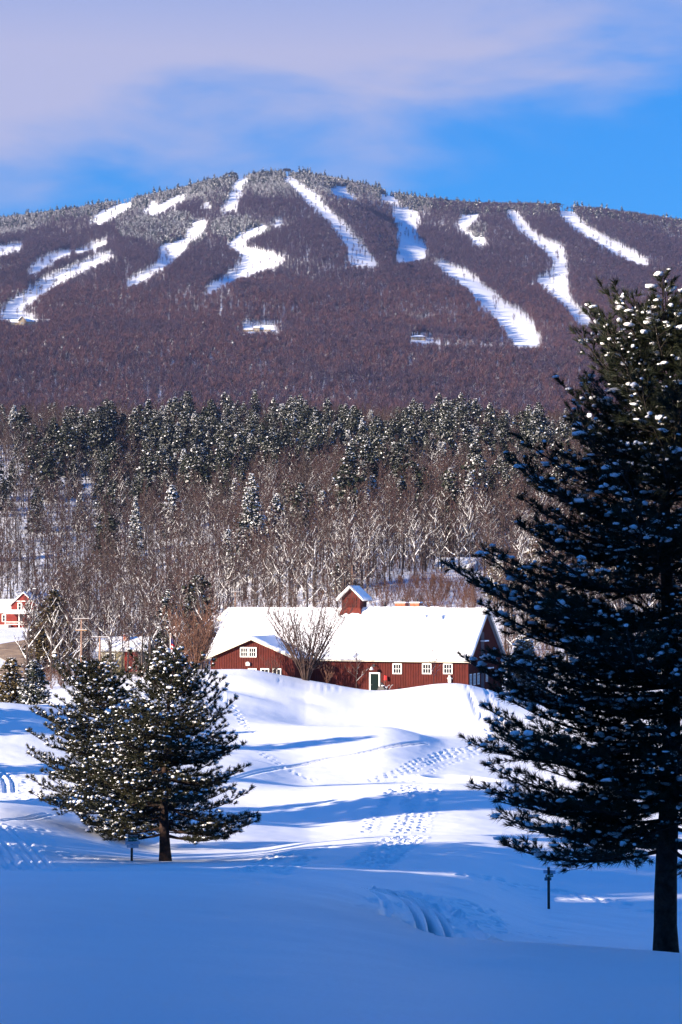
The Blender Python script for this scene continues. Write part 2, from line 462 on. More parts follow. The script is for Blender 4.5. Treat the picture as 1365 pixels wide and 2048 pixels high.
def H(x, y):
    x = np.asarray(x, float); y = np.asarray(y, float)
    r = np.hypot(x, y); a = np.arctan2(x, y)
    fi = np.interp(r, RR, np.arange(len(RR))); fj = np.interp(a, AZ, np.arange(len(AZ)))
    i = np.clip(fi.astype(int), 0, len(RR) - 2); j = np.clip(fj.astype(int), 0, len(AZ) - 2)
    p = fi - i; q = fj - j
    return (ZZ[i, j] * (1 - q) + ZZ[i, j + 1] * q) * (1 - p) + (ZZ[i + 1, j] * (1 - q) + ZZ[i + 1, j + 1] * q) * p
def ground(u, v, r0=12.0, r1=3600.0):
    """first point at or beyond distance r0 where the sight line of pixel (u, v) meets the ground"""
    a, T = azT(u, v)
    r = np.geomspace(r0, r1, 3000)
    x, y = r * np.sin(a), r * np.cos(a)
    f = H(x, y) - r * T
    k = np.argmax(f > 0)
    if k > 0 and f[k] > 0:
        t = f[k - 1] / (f[k - 1] - f[k]); rr = r[k - 1] + (r[k] - r[k - 1]) * t
    else:
        rr = r[int(np.argmin(np.abs(f)))]
    x, y = rr * math.sin(a), rr * math.cos(a)
    return np.array((x, y, float(H(x, y))))

# footprints, ski tracks and other marks pressed into the snow
rng = np.random.default_rng(5)
dZ = np.zeros_like(ZZ)
def stamp(x, y, ax, ay, ang, depth, rim=0.25, shape=2.0):
    r = math.hypot(x, y); a = math.atan2(x, y); R = max(ax, ay) * 2.2
    i0, i1 = np.searchsorted(RR, (r - R, r + R)); j0, j1 = np.searchsorted(AZ, (a - R / r, a + R / r))
    if i1 <= i0 or j1 <= j0: return
    X = XX[i0:i1, j0:j1] - x; Y = YY[i0:i1, j0:j1] - y
    c, s = math.cos(ang), math.sin(ang)
    d = ((X * c + Y * s) / ax) ** 2 + ((-X * s + Y * c) / ay) ** 2
    dZ[i0:i1, j0:j1] += -depth * np.exp(-d ** (shape / 2) * 1.2) + rim * depth * np.exp(-(np.sqrt(d) - 1.5) ** 2 * 5)
def path(px, step, r0=12.0):
    P = [ground(u, v, r0 if not isinstance(r0, (list, tuple)) else r0[i]) for i, (u, v) in enumerate(px)]
    P = np.array(P)[:, :2]
    d = np.concatenate([[0], np.cumsum(np.hypot(*np.diff(P, axis=0).T))])
    n = max(2, int(d[-1] / step))
    q = np.linspace(0, d[-1], n)
    Q = pchip(d, P, q)
    t = np.gradient(Q, axis=0); t /= np.linalg.norm(t, axis=1)[:, None] + 1e-9
    return Q, t
def steps(px, lanes=1, step=0.42, spread=0.0, depth=0.13, size=0.19, r0=12.0, skip=0.0):
    Q, t = path(px, step, r0)
    for L in range(lanes):
        off = (L - (lanes - 1) / 2) * spread
        for k, (p, d) in enumerate(zip(Q, t)):
            if rng.random() < skip: continue
            n = np.array((-d[1], d[0]))
            p2 = p + n * (off + (0.16 if k % 2 else -0.16) + rng.normal(0, 0.05)) + d * rng.normal(0, 0.06)
            stamp(p2[0], p2[1], size * rng.uniform(0.9, 1.5), size * rng.uniform(0.55, 0.8), math.atan2(d[1], d[0]), depth * rng.uniform(0.6, 1.3))
def groove(px, offs, width, depth, r0=12.0, rough=0.0):
    Q, t = path(px, 0.12, r0)
    for o in offs:
        for k, (p, d) in enumerate(zip(Q, t)):
            p2 = p + np.array((-d[1], d[0])) * o
            stamp(p2[0], p2[1], width * 1.3, width, math.atan2(d[1], d[0]), depth * 0.12 / (width * 1.3) * 1.0 * (1 + rng.normal(0, rough)), 0.12)
def trample(px, n, rad, depth=0.1, size=0.2, r0=12.0):
    Q, t = path(px, 0.1, r0)
    for _ in range(n):
        k = rng.integers(len(Q)); p = Q[k] + rng.normal(0, rad, 2)
        stamp(p[0], p[1], size * rng.uniform(0.7, 1.5), size * rng.uniform(0.5, 1.0), rng.uniform(0, 6.3), depth * rng.uniform(0.4, 1.3) * (1 if rng.random() < 0.75 else -0.7))
steps([(392, 1347), (430, 1375), (470, 1420), (505, 1475)], 1, 0.7, 0, 0.15, 0.22, 160)
steps([(935, 1372), (950, 1405), (968, 1440), (990, 1475)], 1, 0.55, 0, 0.22, 0.24, 160)
steps([(962, 1372), (985, 1410), (1005, 1445), (1018, 1470)], 1, 0.55, 0, 0.22, 0.24, 160)
groove([(470, 1557), (560, 1536), (640, 1521), (720, 1507), (800, 1490), (850, 1486)], (-0.18, 0.18), 0.11, 0.14, 118)
steps([(520, 1505), (570, 1534), (630, 1562)], 1, 0.55, 0, 0.10, 0.17, 118)
steps([(748, 1562), (800, 1545), (870, 1517), (935, 1498), (990, 1495)], 2, 0.62, 0.75, 0.16, 0.19, 118, 0.06)
steps([(748, 1563), (800, 1564), (850, 1562)], 1, 0.6, 0.6, 0.13, 0.18, 118, 0.1)
steps([(820, 1561), (860, 1545), (910, 1522), (960, 1505)], 1, 0.6, 0.5, 0.09, 0.16, 118)
steps([(790, 1580), (765, 1612), (742, 1650), (735, 1664)], 1, 0.55, 0, 0.18, 0.22, 92)
steps([(822, 1572), (822, 1610), (812, 1650), (800, 1666)], 2, 0.55, 0.45, 0.18, 0.19, 92)
steps([(872, 1578), (862, 1615), (848, 1650), (846, 1664)], 1, 0.55, 0, 0.18, 0.22, 92)
steps([(800, 1674), (765, 1700), (712, 1732)], 2, 0.44, 0.5, 0.20, 0.18, 60)
steps([(842, 1674), (795, 1706), (762, 1736)], 1, 0.44, 0, 0.20, 0.19, 60)
steps([(575, 1706), (535, 1722), (492, 1744)], 2, 0.44, 0.45, 0.19, 0.18, 56)
steps([(618, 1714), (585, 1730), (556, 1748)], 1, 0.44, 0, 0.19, 0.18, 56)
steps([(660, 1690), (610, 1706), (560, 1716)], 1, 0.4, 0, 0.10, 0.16, 60)
TR = [(735, 1778), (770, 1786), (810, 1800), (838, 1822), (852, 1845), (862, 1878)]
TRR = [52, 50, 46, 42, 38, 34]
groove(TR, (-0.17, 0.17), 0.07, 0.18, TRR)
groove([(u + 22, v) for u, v in TR], (-0.17, 0.17), 0.07, 0.18, TRR)
groove(TR, (-0.8,), 0.10, 0.07, TRR, 0.4)
groove(TR, (1.15,), 0.13, -0.07, TRR, 0.6)
trample([(905, 1795), (945, 1825), (970, 1865)], 90, 0.5, 0.12, 0.14, 34)
trample([(770, 1800), (800, 1835), (815, 1868)], 50, 0.25, 0.07, 0.12, 34)
trample([(735, 1775), (790, 1782), (850, 1802), (895, 1840), (915, 1875)], 200, 0.16, -0.04, 0.08, 34)
groove([(0, 1655), (40, 1690), (85, 1738)], (-0.9, -0.55, 0.1, 0.45), 0.10, 0.08, 58)
groove([(-60, 1665), (0, 1700), (40, 1740)], (-0.3, 0.1, 0.6), 0.10, 0.08, 58)
groove([(60, 1702), (120, 1712), (190, 1716), (260, 1726)], (-0.4, 0.2), 0.1, 0.08, 60)
trample([(20, 1650), (80, 1690), (120, 1712), (200, 1718)], 200, 0.7, 0.06, 0.15, 60)
trample([(20, 1725), (90, 1738), (180, 1742)], 130, 0.6, 0.06, 0.15, 56)
trample([(0, 1545), (30, 1570), (55, 1582)], 130, 0.9, 0.07, 0.2, 100)
groove([(-30, 1530), (5, 1555), (12, 1585)], (-0.6, 0.0, 0.5), 0.12, 0.14, 100)
trample([(20, 1590), (90, 1600)], 60, 0.5, 0.08, 0.2, 90)
groove([(0, 1641), (50, 1638), (98, 1628)], (-0.15, 0.15), 0.09, 0.09, 75)
steps([(80, 1562), (110, 1572), (140, 1580)], 1, 0.5, 0, 0.1, 0.18, 100)
steps([(930, 1752), (1010, 1764), (1100, 1780), (1200, 1800), (1365, 1830)], 2, 0.5, 0.5, 0.12, 0.2, 60, 0.3)
steps([(1000, 1775), (1150, 1800), (1300, 1826)], 1, 0.5, 0.5, 0.05, 0.2, 60, 0.4)
steps([(560, 1362), (610, 1370), (660, 1377), (720, 1383)], 2, 0.6, 0.7, 0.07, 0.18, 172)
p = ground(925, 1562, 118)
stamp(p[0], p[1], 2.0, 1.1, 0.1, 0.75, 0.35, 3.0)
for u, v, r, a, b, d in ((470, 1372, 165, 4.5, 1.6, 0.5), (560, 1385, 165, 4.0, 1.2, 0.25)):
    p = ground(u, v, r); stamp(p[0], p[1], a, b, -0.25, d, 0.3, 3.0)
ZZ += dZ

def land_part(name, i0, i1, jstep, mat, label):
    js = np.arange(0, len(AZ), jstep)
    if js[-1] != len(AZ) - 1: js = np.append(js, len(AZ) - 1)
    ii = np.arange(i0, i1)
    V = np.stack([XX[np.ix_(ii, js)], YY[np.ix_(ii, js)], ZZ[np.ix_(ii, js)]], -1)
    n, m = len(ii), len(js)
    a = (np.arange(n - 1)[:, None] * m + np.arange(m - 1)[None, :]).reshape(-1)
    g = Geo(); g.add(V.reshape(-1, 3), np.stack([a, a + 1, a + m + 1, a + m], -1))
    o = g.build(name, [mat], smooth=True)
    tag(o, label, 'ground', kind='structure')
    return o
k1 = int(np.searchsorted(RR, 262)); k2 = int(np.searchsorted(RR, 1850))
land_part('snow_ground', 0, k1 + 1, 1, M['snow'], 'rolling snow covered ground with footprints and ski tracks')
land_part('hillside', k1, k2 + 1, 3, M['slope'], 'snow covered wooded hillside behind the barn')
land_part('mountain', k2, len(RR), 3, M['slope'], 'ski mountain with white runs cut through the forest')

# ------------------------------------------------------------------ growing things
def unit(v):
    v = np.asarray(v, float); return v / (np.linalg.norm(v, axis=-1, keepdims=True) + 1e-9)
def blades(P0, P1, w, rg, two=False):
    """thin tapered triangles from P0 to P1, each turned its own way"""
    P0 = np.asarray(P0, float); P1 = np.asarray(P1, float); n = len(P0)
    d = unit(P1 - P0); s = unit(np.cross(d, rg.normal(size=(n, 3))))
    w = np.broadcast_to(np.asarray(w, float), (n,))[:, None] * 0.5
    V = np.stack([P0 - s * w, P0 + s * w, P1], 1).reshape(-1, 3)
    F = np.arange(n * 3).reshape(-1, 3)
    if two:
        s2 = np.cross(d, s)
        V = np.concatenate([V, np.stack([P0 - s2 * w, P0 + s2 * w, P1], 1).reshape(-1, 3)]); F = np.arange(n * 6).reshape(-1, 3)
    return V, F
ICO = None
def ico():
    global ICO
    if ICO is None:
        t = (1 + 5 ** 0.5) / 2
        V = unit(np.array([(-1, t, 0), (1, t, 0), (-1, -t, 0), (1, -t, 0), (0, -1, t), (0, 1, t), (0, -1, -t), (0, 1, -t), (t, 0, -1), (t, 0, 1), (-t, 0, -1), (-t, 0, 1)]))
        F = np.array([(0, 11, 5), (0, 5, 1), (0, 1, 7), (0, 7, 10), (0, 10, 11), (1, 5, 9), (5, 11, 4), (11, 10, 2), (10, 7, 6), (7, 1, 8), (3, 9, 4), (3, 4, 2), (3, 2, 6), (3, 6, 8), (3, 8, 9), (4, 9, 5), (2, 4, 11), (6, 2, 10), (8, 6, 7), (9, 8, 1)])
        ICO = (V, F)
    return ICO
def blobs(P, S, rg, jit=0.22, turn=None):
    """lumpy little snow caps: centres P, half sizes S (n, 3)"""
    V, F = ico(); n = len(P)
    R = rg.uniform(1 - jit, 1 + jit, (n, len(V), 1))
    th = rg.uniform(0, 6.28, n) if turn is None else turn; c, s = np.cos(th), np.sin(th)
    Q = V[None] * R * np.asarray(S)[:, None, :]
    X = Q[..., 0] * c[:, None] - Q[..., 1] * s[:, None]; Y = Q[..., 0] * s[:, None] + Q[..., 1] * c[:, None]
    Q = np.stack([X, Y, Q[..., 2]], -1) + np.asarray(P)[:, None, :]
    return Q.reshape(-1, 3), (F[None] + (np.arange(n) * len(V))[:, None, None]).reshape(-1, 3)

def pine(seed, Hh, r0, prof, whorl, nb, pitch, droop=0.05, up=0.18, h0=0.16, tuft=(0.11, 16, 0.9, 0.012), sub=(0.16, 0.42), tw=0.12, snow=(0.25, 0.085), extra=(), lean=(0, 0), keep=1.0, flare_=0.3, var=(0.58, 1.22), tilt_tuft=0.35, az_skip=None):
    """a near pine: trunk, limbs, needle tufts and the snow lying on them. prof: [(relative height, branch length)]"""
    rg = np.random.default_rng(seed)
    trunk, limbs, needles, snowg = Geo(), Geo(), Geo(), Geo()
    zs = np.linspace(-0.8, Hh, 26); rel = np.clip(zs / Hh, 0, 1)
    def tx(z):
        q = np.clip(z / Hh, 0, 1); return np.array((lean[0] * q ** 1.6 + 0.05 * math.sin(z * 0.9 + seed), lean[1] * q ** 1.6 + 0.05 * math.cos(z * 0.7), z))
    P = np.array([tx(z) for z in zs])
    flare = 1 + flare_ * np.exp(-np.maximum(zs, 0) / 0.35)
    R = (r0 * (1 - rel) ** 0.85 + 0.012) * flare
    trunk.tube(P, R * rg.uniform(0.96, 1.04, len(R)), 14)
    br = []
    h = h0 * Hh
    while h < Hh * 0.985:
        q = h / Hh
        L0 = np.interp(q, [p[0] for p in prof], [p[1] for p in prof])
        ph = rg.uniform(0, 6.28); n = nb + rg.integers(-1, 2)
        for k in range(n):
            az = ph + 6.283 * k / n + rg.normal(0, 0.25)
            if az_skip and az_skip(h, az): continue
            br.append((h + rg.normal(0, 0.06), az, L0 * rg.uniform(*var), np.interp(q, [p[0] for p in pitch], [p[1] for p in pitch]) + rg.normal(0, 6)))
        h += whorl * rg.uniform(0.75, 1.25) * (1.0 if q < 0.8 else 0.7)
    br += list(extra)
    TP, TD, TS = [], [], []
    nsub = 0
    for h, az, L, pit in br:
        a = math.radians(pit); b = tx(min(h, Hh)); rb = max(0.010, 0.042 * (L / 3.0) ** 1.1 * (r0 / 0.24) ** 0.5)
        s = np.linspace(0, 1, 8); ca, sa = math.cos(az), math.sin(az)
        wig = np.cumsum(rg.normal(0, 0.035, 8)) * L * 0.5; wig -= wig[0]
        hx = L * s * math.cos(a); hz = L * (s * math.sin(a) - droop * np.sin(s * 3.14) + up * s ** 2.4)
        C = b + np.stack([ca * hx - sa * wig, sa * hx + ca * wig, hz], -1)
        limbs.tube(C, rb * (1 - 0.85 * s) + 0.004, 5)
        tip = unit(C[-1] - C[-2])
        ss = np.arange(0.18 if L > 1 else 0.08, 1.0, sub[0] / max(L, 0.3))
        for i, q in enumerate(ss):
            if rg.random() > keep: continue
            q = min(0.99, q + rg.normal(0, 0.01)); f = q * 7; i0 = min(int(f), 6); p = C[i0] + (C[i0 + 1] - C[i0]) * (f - i0)
            t = unit(C[i0 + 1] - C[i0]); side = unit(np.cross(t, (0, 0, 1.0))) * (1 if i % 2 else -1)
            l = max(0.14, sub[1] * L * (1.05 - q) ** 0.75 * rg.uniform(0.55, 1.15)); l = min(l, 1.15)
            an = math.radians(rg.uniform(35, 62)); d = unit(t * math.cos(an) + side * math.sin(an) + np.array((0, 0, rg.normal(0.06, 0.16))))
            e = p + d * l + np.array((0, 0, 0.10 * l))
            limbs.tube(np.array([p, p + d * l * 0.5, e]), [rb * 0.28 * (1.2 - q) + 0.005, 0.006, 0.003], 3)
            m = max(1, int(l / tw))
            for k in range(m):
                g = (k + 0.6 + rg.uniform(-.3, .3)) / m; w = p + (e - p) * min(1, max(0.15, g))
                sd = unit(np.cross(d, (0, 0, 1.0))) * (1 if k % 2 else -1)
                dd = unit(d * 0.8 + sd * rg.uniform(0.1, 0.9) + np.array((0, 0, rg.normal(tilt_tuft, 0.3))))
                o = w + dd * rg.uniform(0.02, 0.10)
                TP.append(o); TD.append(dd); TS.append(nsub)
            TP.append(e); TD.append(unit(d + np.array((0, 0, tilt_tuft)))); TS.append(nsub); nsub += 1
        TP.append(C[-1]); TD.append(unit(tip + np.array((0, 0, tilt_tuft * 0.8)))); TS.append(nsub); nsub += 1
    for z in np.arange(Hh * 0.93, Hh + 0.02, 0.09):
        TP.append(tx(z)); TD.append(np.array((rg.normal(0, .4), rg.normal(0, .4), 1.0))); TS.append(nsub)
    TP = np.array(TP); TD = unit(np.array(TD)); n = len(TP)
    ln, k, spread, wd = tuft
    D = unit(np.repeat(TD, k, 0) + rg.normal(0, spread * 0.55, (n * k, 3)))
    B = np.repeat(TP, k, 0) + np.repeat(TD, k, 0) * rg.uniform(-0.35, 0.35, (n * k, 1)) * ln
    V, F = blades(B, B + D * (ln * rg.uniform(0.75, 1.15, (n * k, 1))), wd, rg)
    needles.add(V, F)
    # snow caps sit on the upper side of tufts, more on those open to the sky
    load = np.clip(rg.gamma(0.9, 1.1, nsub + 1), 0, 3.0)[np.array(TS)]
    pick = rg.random(n) < snow[0] * load
    SPt = TP[pick] + TD[pick] * ln * 0.35; m = len(SPt)
    sz = snow[1] * np.clip(np.exp(rg.normal(0, 0.42, m)), 0.4, 1.9)
    V, F = blobs(SPt + np.stack([np.zeros(m), np.zeros(m), 0.30 * sz + 0.02], -1), np.stack([sz * rg.uniform(1.1, 1.9, m), sz * rg.uniform(0.6, 0.95, m), sz * rg.uniform(0.4, 0.7, m)], -1), rg, 0.3, np.arctan2(TD[pick][:, 1], TD[pick][:, 0]))
    snowg.add(V, F)
    return trunk, limbs, needles, snowg

def near_pine(name, label, loc, args, mats, snowlabel=None):
    t, l, n, s = pine(**args)
    root = empty(name, loc); tag(root, label, 'pine tree')
    t.build('trunk', [mats[0]], root, True)
    l.build('limb', [mats[0]], root, True)
    tag(n.build('needles', [mats[1]], root), kind='stuff')
    tag(s.build('snow', [M['clump']], root, True), kind='stuff')
    return root

def bare(seed, Hh, r0, nb=18, spread=0.36, h0=0.28, twigs=6, up=0.5, subs=6, tww=0.035, simple=False, multi=0):
    """a leafless tree as (trunk, branches, twigs) geometry"""
    rg = np.random.default_rng(seed)
    trunk, limb, twig = Geo(), Geo(), Geo()
    stems = []
    if multi:
        for k in range(multi):
            az = 6.283 * k / multi + rg.normal(0, 0.5); out = Hh * spread * rg.uniform(0.25, 1.0); hh = Hh * rg.uniform(0.75, 1.0)
            s = np.linspace(0, 1, 7)
            P = np.stack([math.cos(az) * out * s ** 1.25, math.sin(az) * out * s ** 1.25, hh * s - 0.3 * (s == 0)], -1) + np.cumsum(rg.normal(0, 0.012 * Hh, (7, 3)), 0) * s[:, None]
            stems.append((P, r0 * rg.uniform(0.5, 1.0)))
    else:
        s = np.linspace(0, 1, 9)
        P = np.stack([np.cumsum(rg.normal(0, 0.012 * Hh, 9)) * s, np.cumsum(rg.normal(0, 0.012 * Hh, 9)) * s, Hh * 0.93 * s], -1); P[0, 2] = -0.6
        stems.append((P, r0))
    B0, B1 = [], []
    for P, rr in stems:
        n = len(P)
        trunk.tube(P, rr * (1 - 0.92 * np.linspace(0, 1, n) ** 0.8), 4 if simple else 6)
        nbb = nb if not multi else max(3, nb // multi)
        for k in range(nbb):
            q = h0 + (0.97 - h0) * ((k + rg.uniform(0, 0.9)) / nbb) ** 0.85
            f = q * (n - 1); i = min(int(f), n - 2); p = P[i] + (P[i + 1] - P[i]) * (f - i)
            az = k * 2.4 + rg.normal(0, 0.5); L = Hh * spread * (1.12 - q) ** 0.7 * rg.uniform(0.6, 1.1) * (0.55 if multi else 1)
            pit = math.radians(rg.uniform(22, 52) + 25 * q)
            s = np.linspace(0, 1, 5)
            C = p + np.stack([math.cos(az) * L * s * math.cos(pit), math.sin(az) * L * s * math.cos(pit), L * (s * math.sin(pit) * (1 - up * 0.4) + up * 0.5 * s ** 2)], -1)
            C[1:] += np.cumsum(rg.normal(0, 0.035 * L, (4, 3)), 0)
            rb = rr * 0.42 * (1.1 - q)
            limb.tube(C, rb * (1 - 0.8 * s) + 0.008, 3 if simple else 4)
            for j in range(subs):
                g = 0.25 + 0.75 * (j + rg.random()) / subs; f = min(g, 0.999) * 4; i2 = int(f); p2 = C[i2] + (C[min(i2 + 1, 4)] - C[i2]) * (f - i2)
                d = unit(unit(C[min(i2 + 1, 4)] - C[i2]) + rg.normal(0, 0.55, 3) + np.array((0, 0, 0.30)))
                l2 = L * 0.42 * (1.15 - g * 0.6) * rg.uniform(0.6, 1.2); e = p2 + d * l2
                limb.tube(np.array([p2, e]), [max(rb * 0.3, 0.018), 0.008], 3)
                m = twigs
                gg = rg.uniform(0.15, 1.0, (m, 1)); q0 = p2 + (e - p2) * gg
                dd = unit(d + rg.normal(0, 0.6, (m, 3)) + np.array((0, 0, 0.28)))
                B0.append(q0); B1.append(q0 + dd * l2 * rg.uniform(0.35, 0.8, (m, 1)))
    if B0:
        B0 = np.concatenate(B0); B1 = np.concatenate(B1)
        V, F = blades(B0, B1, tww, rg); twig.add(V, F)
    return trunk, limb, twig

def bare_far(seed, Hh, n=90):
    """a leafless tree seen from kilometres away: stem, boughs and a haze of twigs"""
    rg = np.random.default_rng(seed); g = Geo()
    V, F = blades([(0, 0, -1.0)], [(rg.normal(0, .3), rg.normal(0, .3), Hh * 0.95)], 0.42, rg, True); g.add(V, F, 0)
    z = Hh * (0.42 + 0.5 * rg.random(n) ** 0.8); w = np.sin(np.clip((z / Hh - 0.34) / 0.66, 0, 1) * math.pi) ** 0.7
    az = rg.uniform(0, 6.283, n); r = Hh * 0.24 * w * rg.uniform(0.1, 1.0, n) ** 0.6
    P0 = np.stack([np.cos(az) * r * 0.35, np.sin(az) * r * 0.35, z - Hh * 0.10], -1)
    P1 = np.stack([np.cos(az) * r * 1.15, np.sin(az) * r * 1.15, z + Hh * rg.uniform(0.02, 0.13, n)], -1)
    V, F = blades(P0, P1, rg.uniform(0.10, 0.24, n), rg); g.add(V, F, 1)
    return g

def conifer(seed, Hh, rad, n=240, shape=0.85, base=0.10, droop=0.25, lump=0.3, snow=0.35, size=0.75, sprays=7):
    """a mid-distance conifer as (trunk, foliage, snow) geometry built from spray-sized faces"""
    rg = np.random.default_rng(seed); trunk, fol, sn = Geo(), Geo(), Geo()
    zs = np.linspace(-0.8, Hh, 6); trunk.tube(np.stack([zs * 0, zs * 0, zs], -1), Hh * 0.017 * (1 - np.linspace(0, 1, 6)) + 0.03, 6)
    rel = base + (0.99 - base) * rg.random(n) ** 1.15
    az = rg.uniform(0, 6.283, n)
    lo = 1 + lump * np.sin(az * 2 + rel * 9 + seed) * np.cos(rel * 14 + seed * 2.3)
    L = rad * (np.clip(1 - rel, 0, 1) ** shape) * lo * rg.uniform(0.7, 1.1, n) * np.clip((rel - base) / 0.12 + 0.55, 0, 1) + 0.25
    P0, P1, W_ = [], [], []
    s = np.tile(np.linspace(0.25, 1.0, sprays), (n, 1)) + rg.normal(0, 0.04, (n, sprays))
    dz = (-droop * s + 0.22 * s ** 2)
    bx = np.cos(az)[:, None] * L[:, None] * s; by = np.sin(az)[:, None] * L[:, None] * s; bz = rel[:, None] * Hh + L[:, None] * dz
    C = np.stack([bx, by, bz], -1).reshape(-1, 3); m = len(C)
    out = np.repeat(np.stack([np.cos(az), np.sin(az), np.full(n, -0.1)], -1), sprays, 0)
    d = unit(out + rg.normal(0, 0.55, (m, 3)))
    sz = size * rg.uniform(0.6, 1.3, m)[:, None] * np.repeat(np.clip(L / rad + 0.35, 0.3, 1), sprays)[:, None]
    sd = unit(np.cross(d, np.array((0, 0, 1.0)) + rg.normal(0, 0.45, (m, 3)))) * sz * 0.45
    C0 = C - d * sz * 0.5
    V = np.stack([C0, C + sd - d * sz * 0.1, C + d * sz * 0.6, C - sd - d * sz * 0.1], 1).reshape(-1, 3)
    q = np.arange(m)[:, None] * 4
    fol.add(V, np.concatenate([q, q + 1, q + 2, q + 3], 1))
    pk = rg.random(m) < snow
    Vs = V.reshape(-1, 4, 3)[pk]; c = Vs.mean(1, keepdims=True)
    lift = 0.10 * size
    Vt = c + (Vs - c) * rg.uniform(0.55, 0.95, (len(Vs), 1, 1)); Vt[..., 2] += lift
    top = Vt.mean(1, keepdims=True) + np.array((0, 0, 0.12 * size))
    q5 = np.concatenate([Vt, top], 1); k = np.arange(len(q5))[:, None] * 5
    F = np.concatenate([np.concatenate([k + a, k + b, k + 4], 1) for a, b in ((0, 1), (1, 2), (2, 3), (3, 0))])
    sn.add(q5.reshape(-1, 3), F)
    return trunk, fol, sn

def merge(parts):
    g = Geo()
    for p, mi in parts:
        for V, (F, _) in zip(p.V, p.F): pass
        off = g.n
        for V in p.V: g.V.append(V); g.n += len(V)
        for F, _ in p.F: g.F.append((F + off, mi))
    return g

def scatter(name, pts, rz, sc, pick, protos, label, cat):
    """a wood nobody could count: one object whose geometry nodes plant the trees"""
    c = bpy.data.collections.new(name + '_kinds')
    for i, (g, mats) in enumerate(protos):
        me = mesh_from('%s_kind_%02d' % (name, i), g, mats)
        c.objects.link(bpy.data.objects.new('%s_kind_%02d' % (name, i), me))
    me = bpy.data.meshes.new(name)
    me.vertices.add(len(pts)); me.vertices.foreach_set('co', np.asarray(pts, np.float32).reshape(-1))
    for an, ty, arr in (('turn', 'FLOAT', rz), ('size', 'FLOAT', sc), ('kind_index', 'INT', pick)):
        at_ = me.attributes.new(an, ty, 'POINT'); at_.data.foreach_set('value', np.asarray(arr, np.float32 if ty == 'FLOAT' else np.int32))
    o = bpy.data.objects.new(name, me); col.objects.link(o)
    ng = bpy.data.node_groups.new(name, 'GeometryNodeTree')
    ng.interface.new_socket('Geometry', in_out='INPUT', socket_type='NodeSocketGeometry')
    ng.interface.new_socket('Geometry', in_out='OUTPUT', socket_type='NodeSocketGeometry')
    N, Lk = ng.nodes, ng.links
    gi, go = N.new('NodeGroupInput'), N.new('NodeGroupOutput')
    ip = N.new('GeometryNodeInstanceOnPoints'); ci = N.new('GeometryNodeCollectionInfo')
    ci.inputs['Collection'].default_value = c
    ci.inputs['Separate Children'].default_value = True; ci.inputs['Reset Children'].default_value = True
    def na(nm, ty):
        a = N.new('GeometryNodeInputNamedAttribute'); a.data_type = ty; a.inputs['Name'].default_value = nm
        return a.outputs['Attribute']
    cx = N.new('ShaderNodeCombineXYZ'); Lk.new(na('turn', 'FLOAT'), cx.inputs[2])
    Lk.new(gi.outputs[0], ip.inputs['Points']); Lk.new(ci.outputs[0], ip.inputs['Instance'])
    ip.inputs['Pick Instance'].default_value = True
    Lk.new(na('kind_index', 'INT'), ip.inputs['Instance Index'])
    Lk.new(cx.outputs[0], ip.inputs['Rotation']); Lk.new(na('size', 'FLOAT'), ip.inputs['Scale'])
    Lk.new(ip.outputs[0], go.inputs[0])
    md = o.modifiers.new('plant', 'NODES'); md.node_group = ng
    tag(o, label, cat, kind='stuff')
    return o

# ------------------------------------------------------------------ ski runs: clearings traced on the mountain side
RUNS = [
 [(175,445),(190,430),(225,412),(270,400),(268,408),(240,425),(205,445)],
 [(296,428),(330,402),(350,392),(378,386),(370,396),(345,410),(320,424)],
 [(280,424),(300,404),(318,398),(312,408),(298,420)],
 [(442,424),(455,395),(468,365),(478,352),(502,351),(490,375),(480,405),(466,420)],
 [(400,418),(412,405),(422,404),(418,416)],
 [(418,442),(410,458),(398,470),(382,480),(372,500),(350,522),(322,538),(300,546),(308,530),(325,490),(368,480),(372,462),(390,443)],
 [(-20,515),(-10,494),(40,487),(55,487),(30,502),(10,510)],
 [(50,548),(80,518),(120,504),(150,500),(140,508),(100,527),(70,548)],
 [(0,640),(0,618),(40,593),(75,568),(150,530),(225,505),(230,512),(160,545),(90,585),(55,610),(44,634)],
 [(455,488),(480,468),(510,455),(540,450),(525,460),(495,480),(482,497),(520,502),(572,520),(540,535),(490,552),(450,567),(405,590),(420,572),(470,540),(488,520),(480,505)],
 [(562,348),(580,349),(602,365),(632,385),(664,425),(706,465),(735,500),(757,532),(733,532),(703,527),(690,490),(665,455),(640,425),(612,405),(590,375)],
 [(655,384),(670,372),(700,374),(690,382),(720,399),(690,396)],
 [(755,388),(785,390),(805,404),(775,402)],
 [(783,420),(800,416),(840,424),(838,450),(834,475),(857,492),(852,516),(820,524),(790,524),(796,480),(790,450)],
 [(913,457),(920,430),(945,430),(967,428),(942,445),(932,458),(948,475),(977,478),(972,491),(950,490),(938,470)],
 [(1008,421),(1032,422),(1057,450),(1078,475),(1112,488),(1128,495),(1136,520),(1140,560),(1138,590),(1152,610),(1187,640),(1182,650),(1158,648),(1130,612),(1095,582),(1068,558),(1103,552),(1105,520),(1085,497),(1052,470),(1028,450)],
 [(1113,421),(1147,422),(1172,450),(1202,470),(1252,495),(1302,527),(1290,532),(1250,517),(1198,487),(1148,457)],
 [(868,522),(892,528),(922,540),(952,555),(978,580),(1012,608),(1052,630),(1084,682),(1078,692),(1028,687),(998,642),(958,602),(918,562),(876,535)],
 [(818,683),(822,674),(856,674),(870,679),(1100,689),(1100,693),(960,688)],
 [(150,503),(180,492),(215,481),(218,487),(182,499),(152,509)],
 [(248,566),(300,541),(320,535),(302,553),(262,573)],
 [(540,450),(560,443),(575,444),(556,452)],
 [(482,661),(486,651),(546,651),(575,659),(548,662)],
 [(16,650),(20,636),(76,636),(76,648)],
]
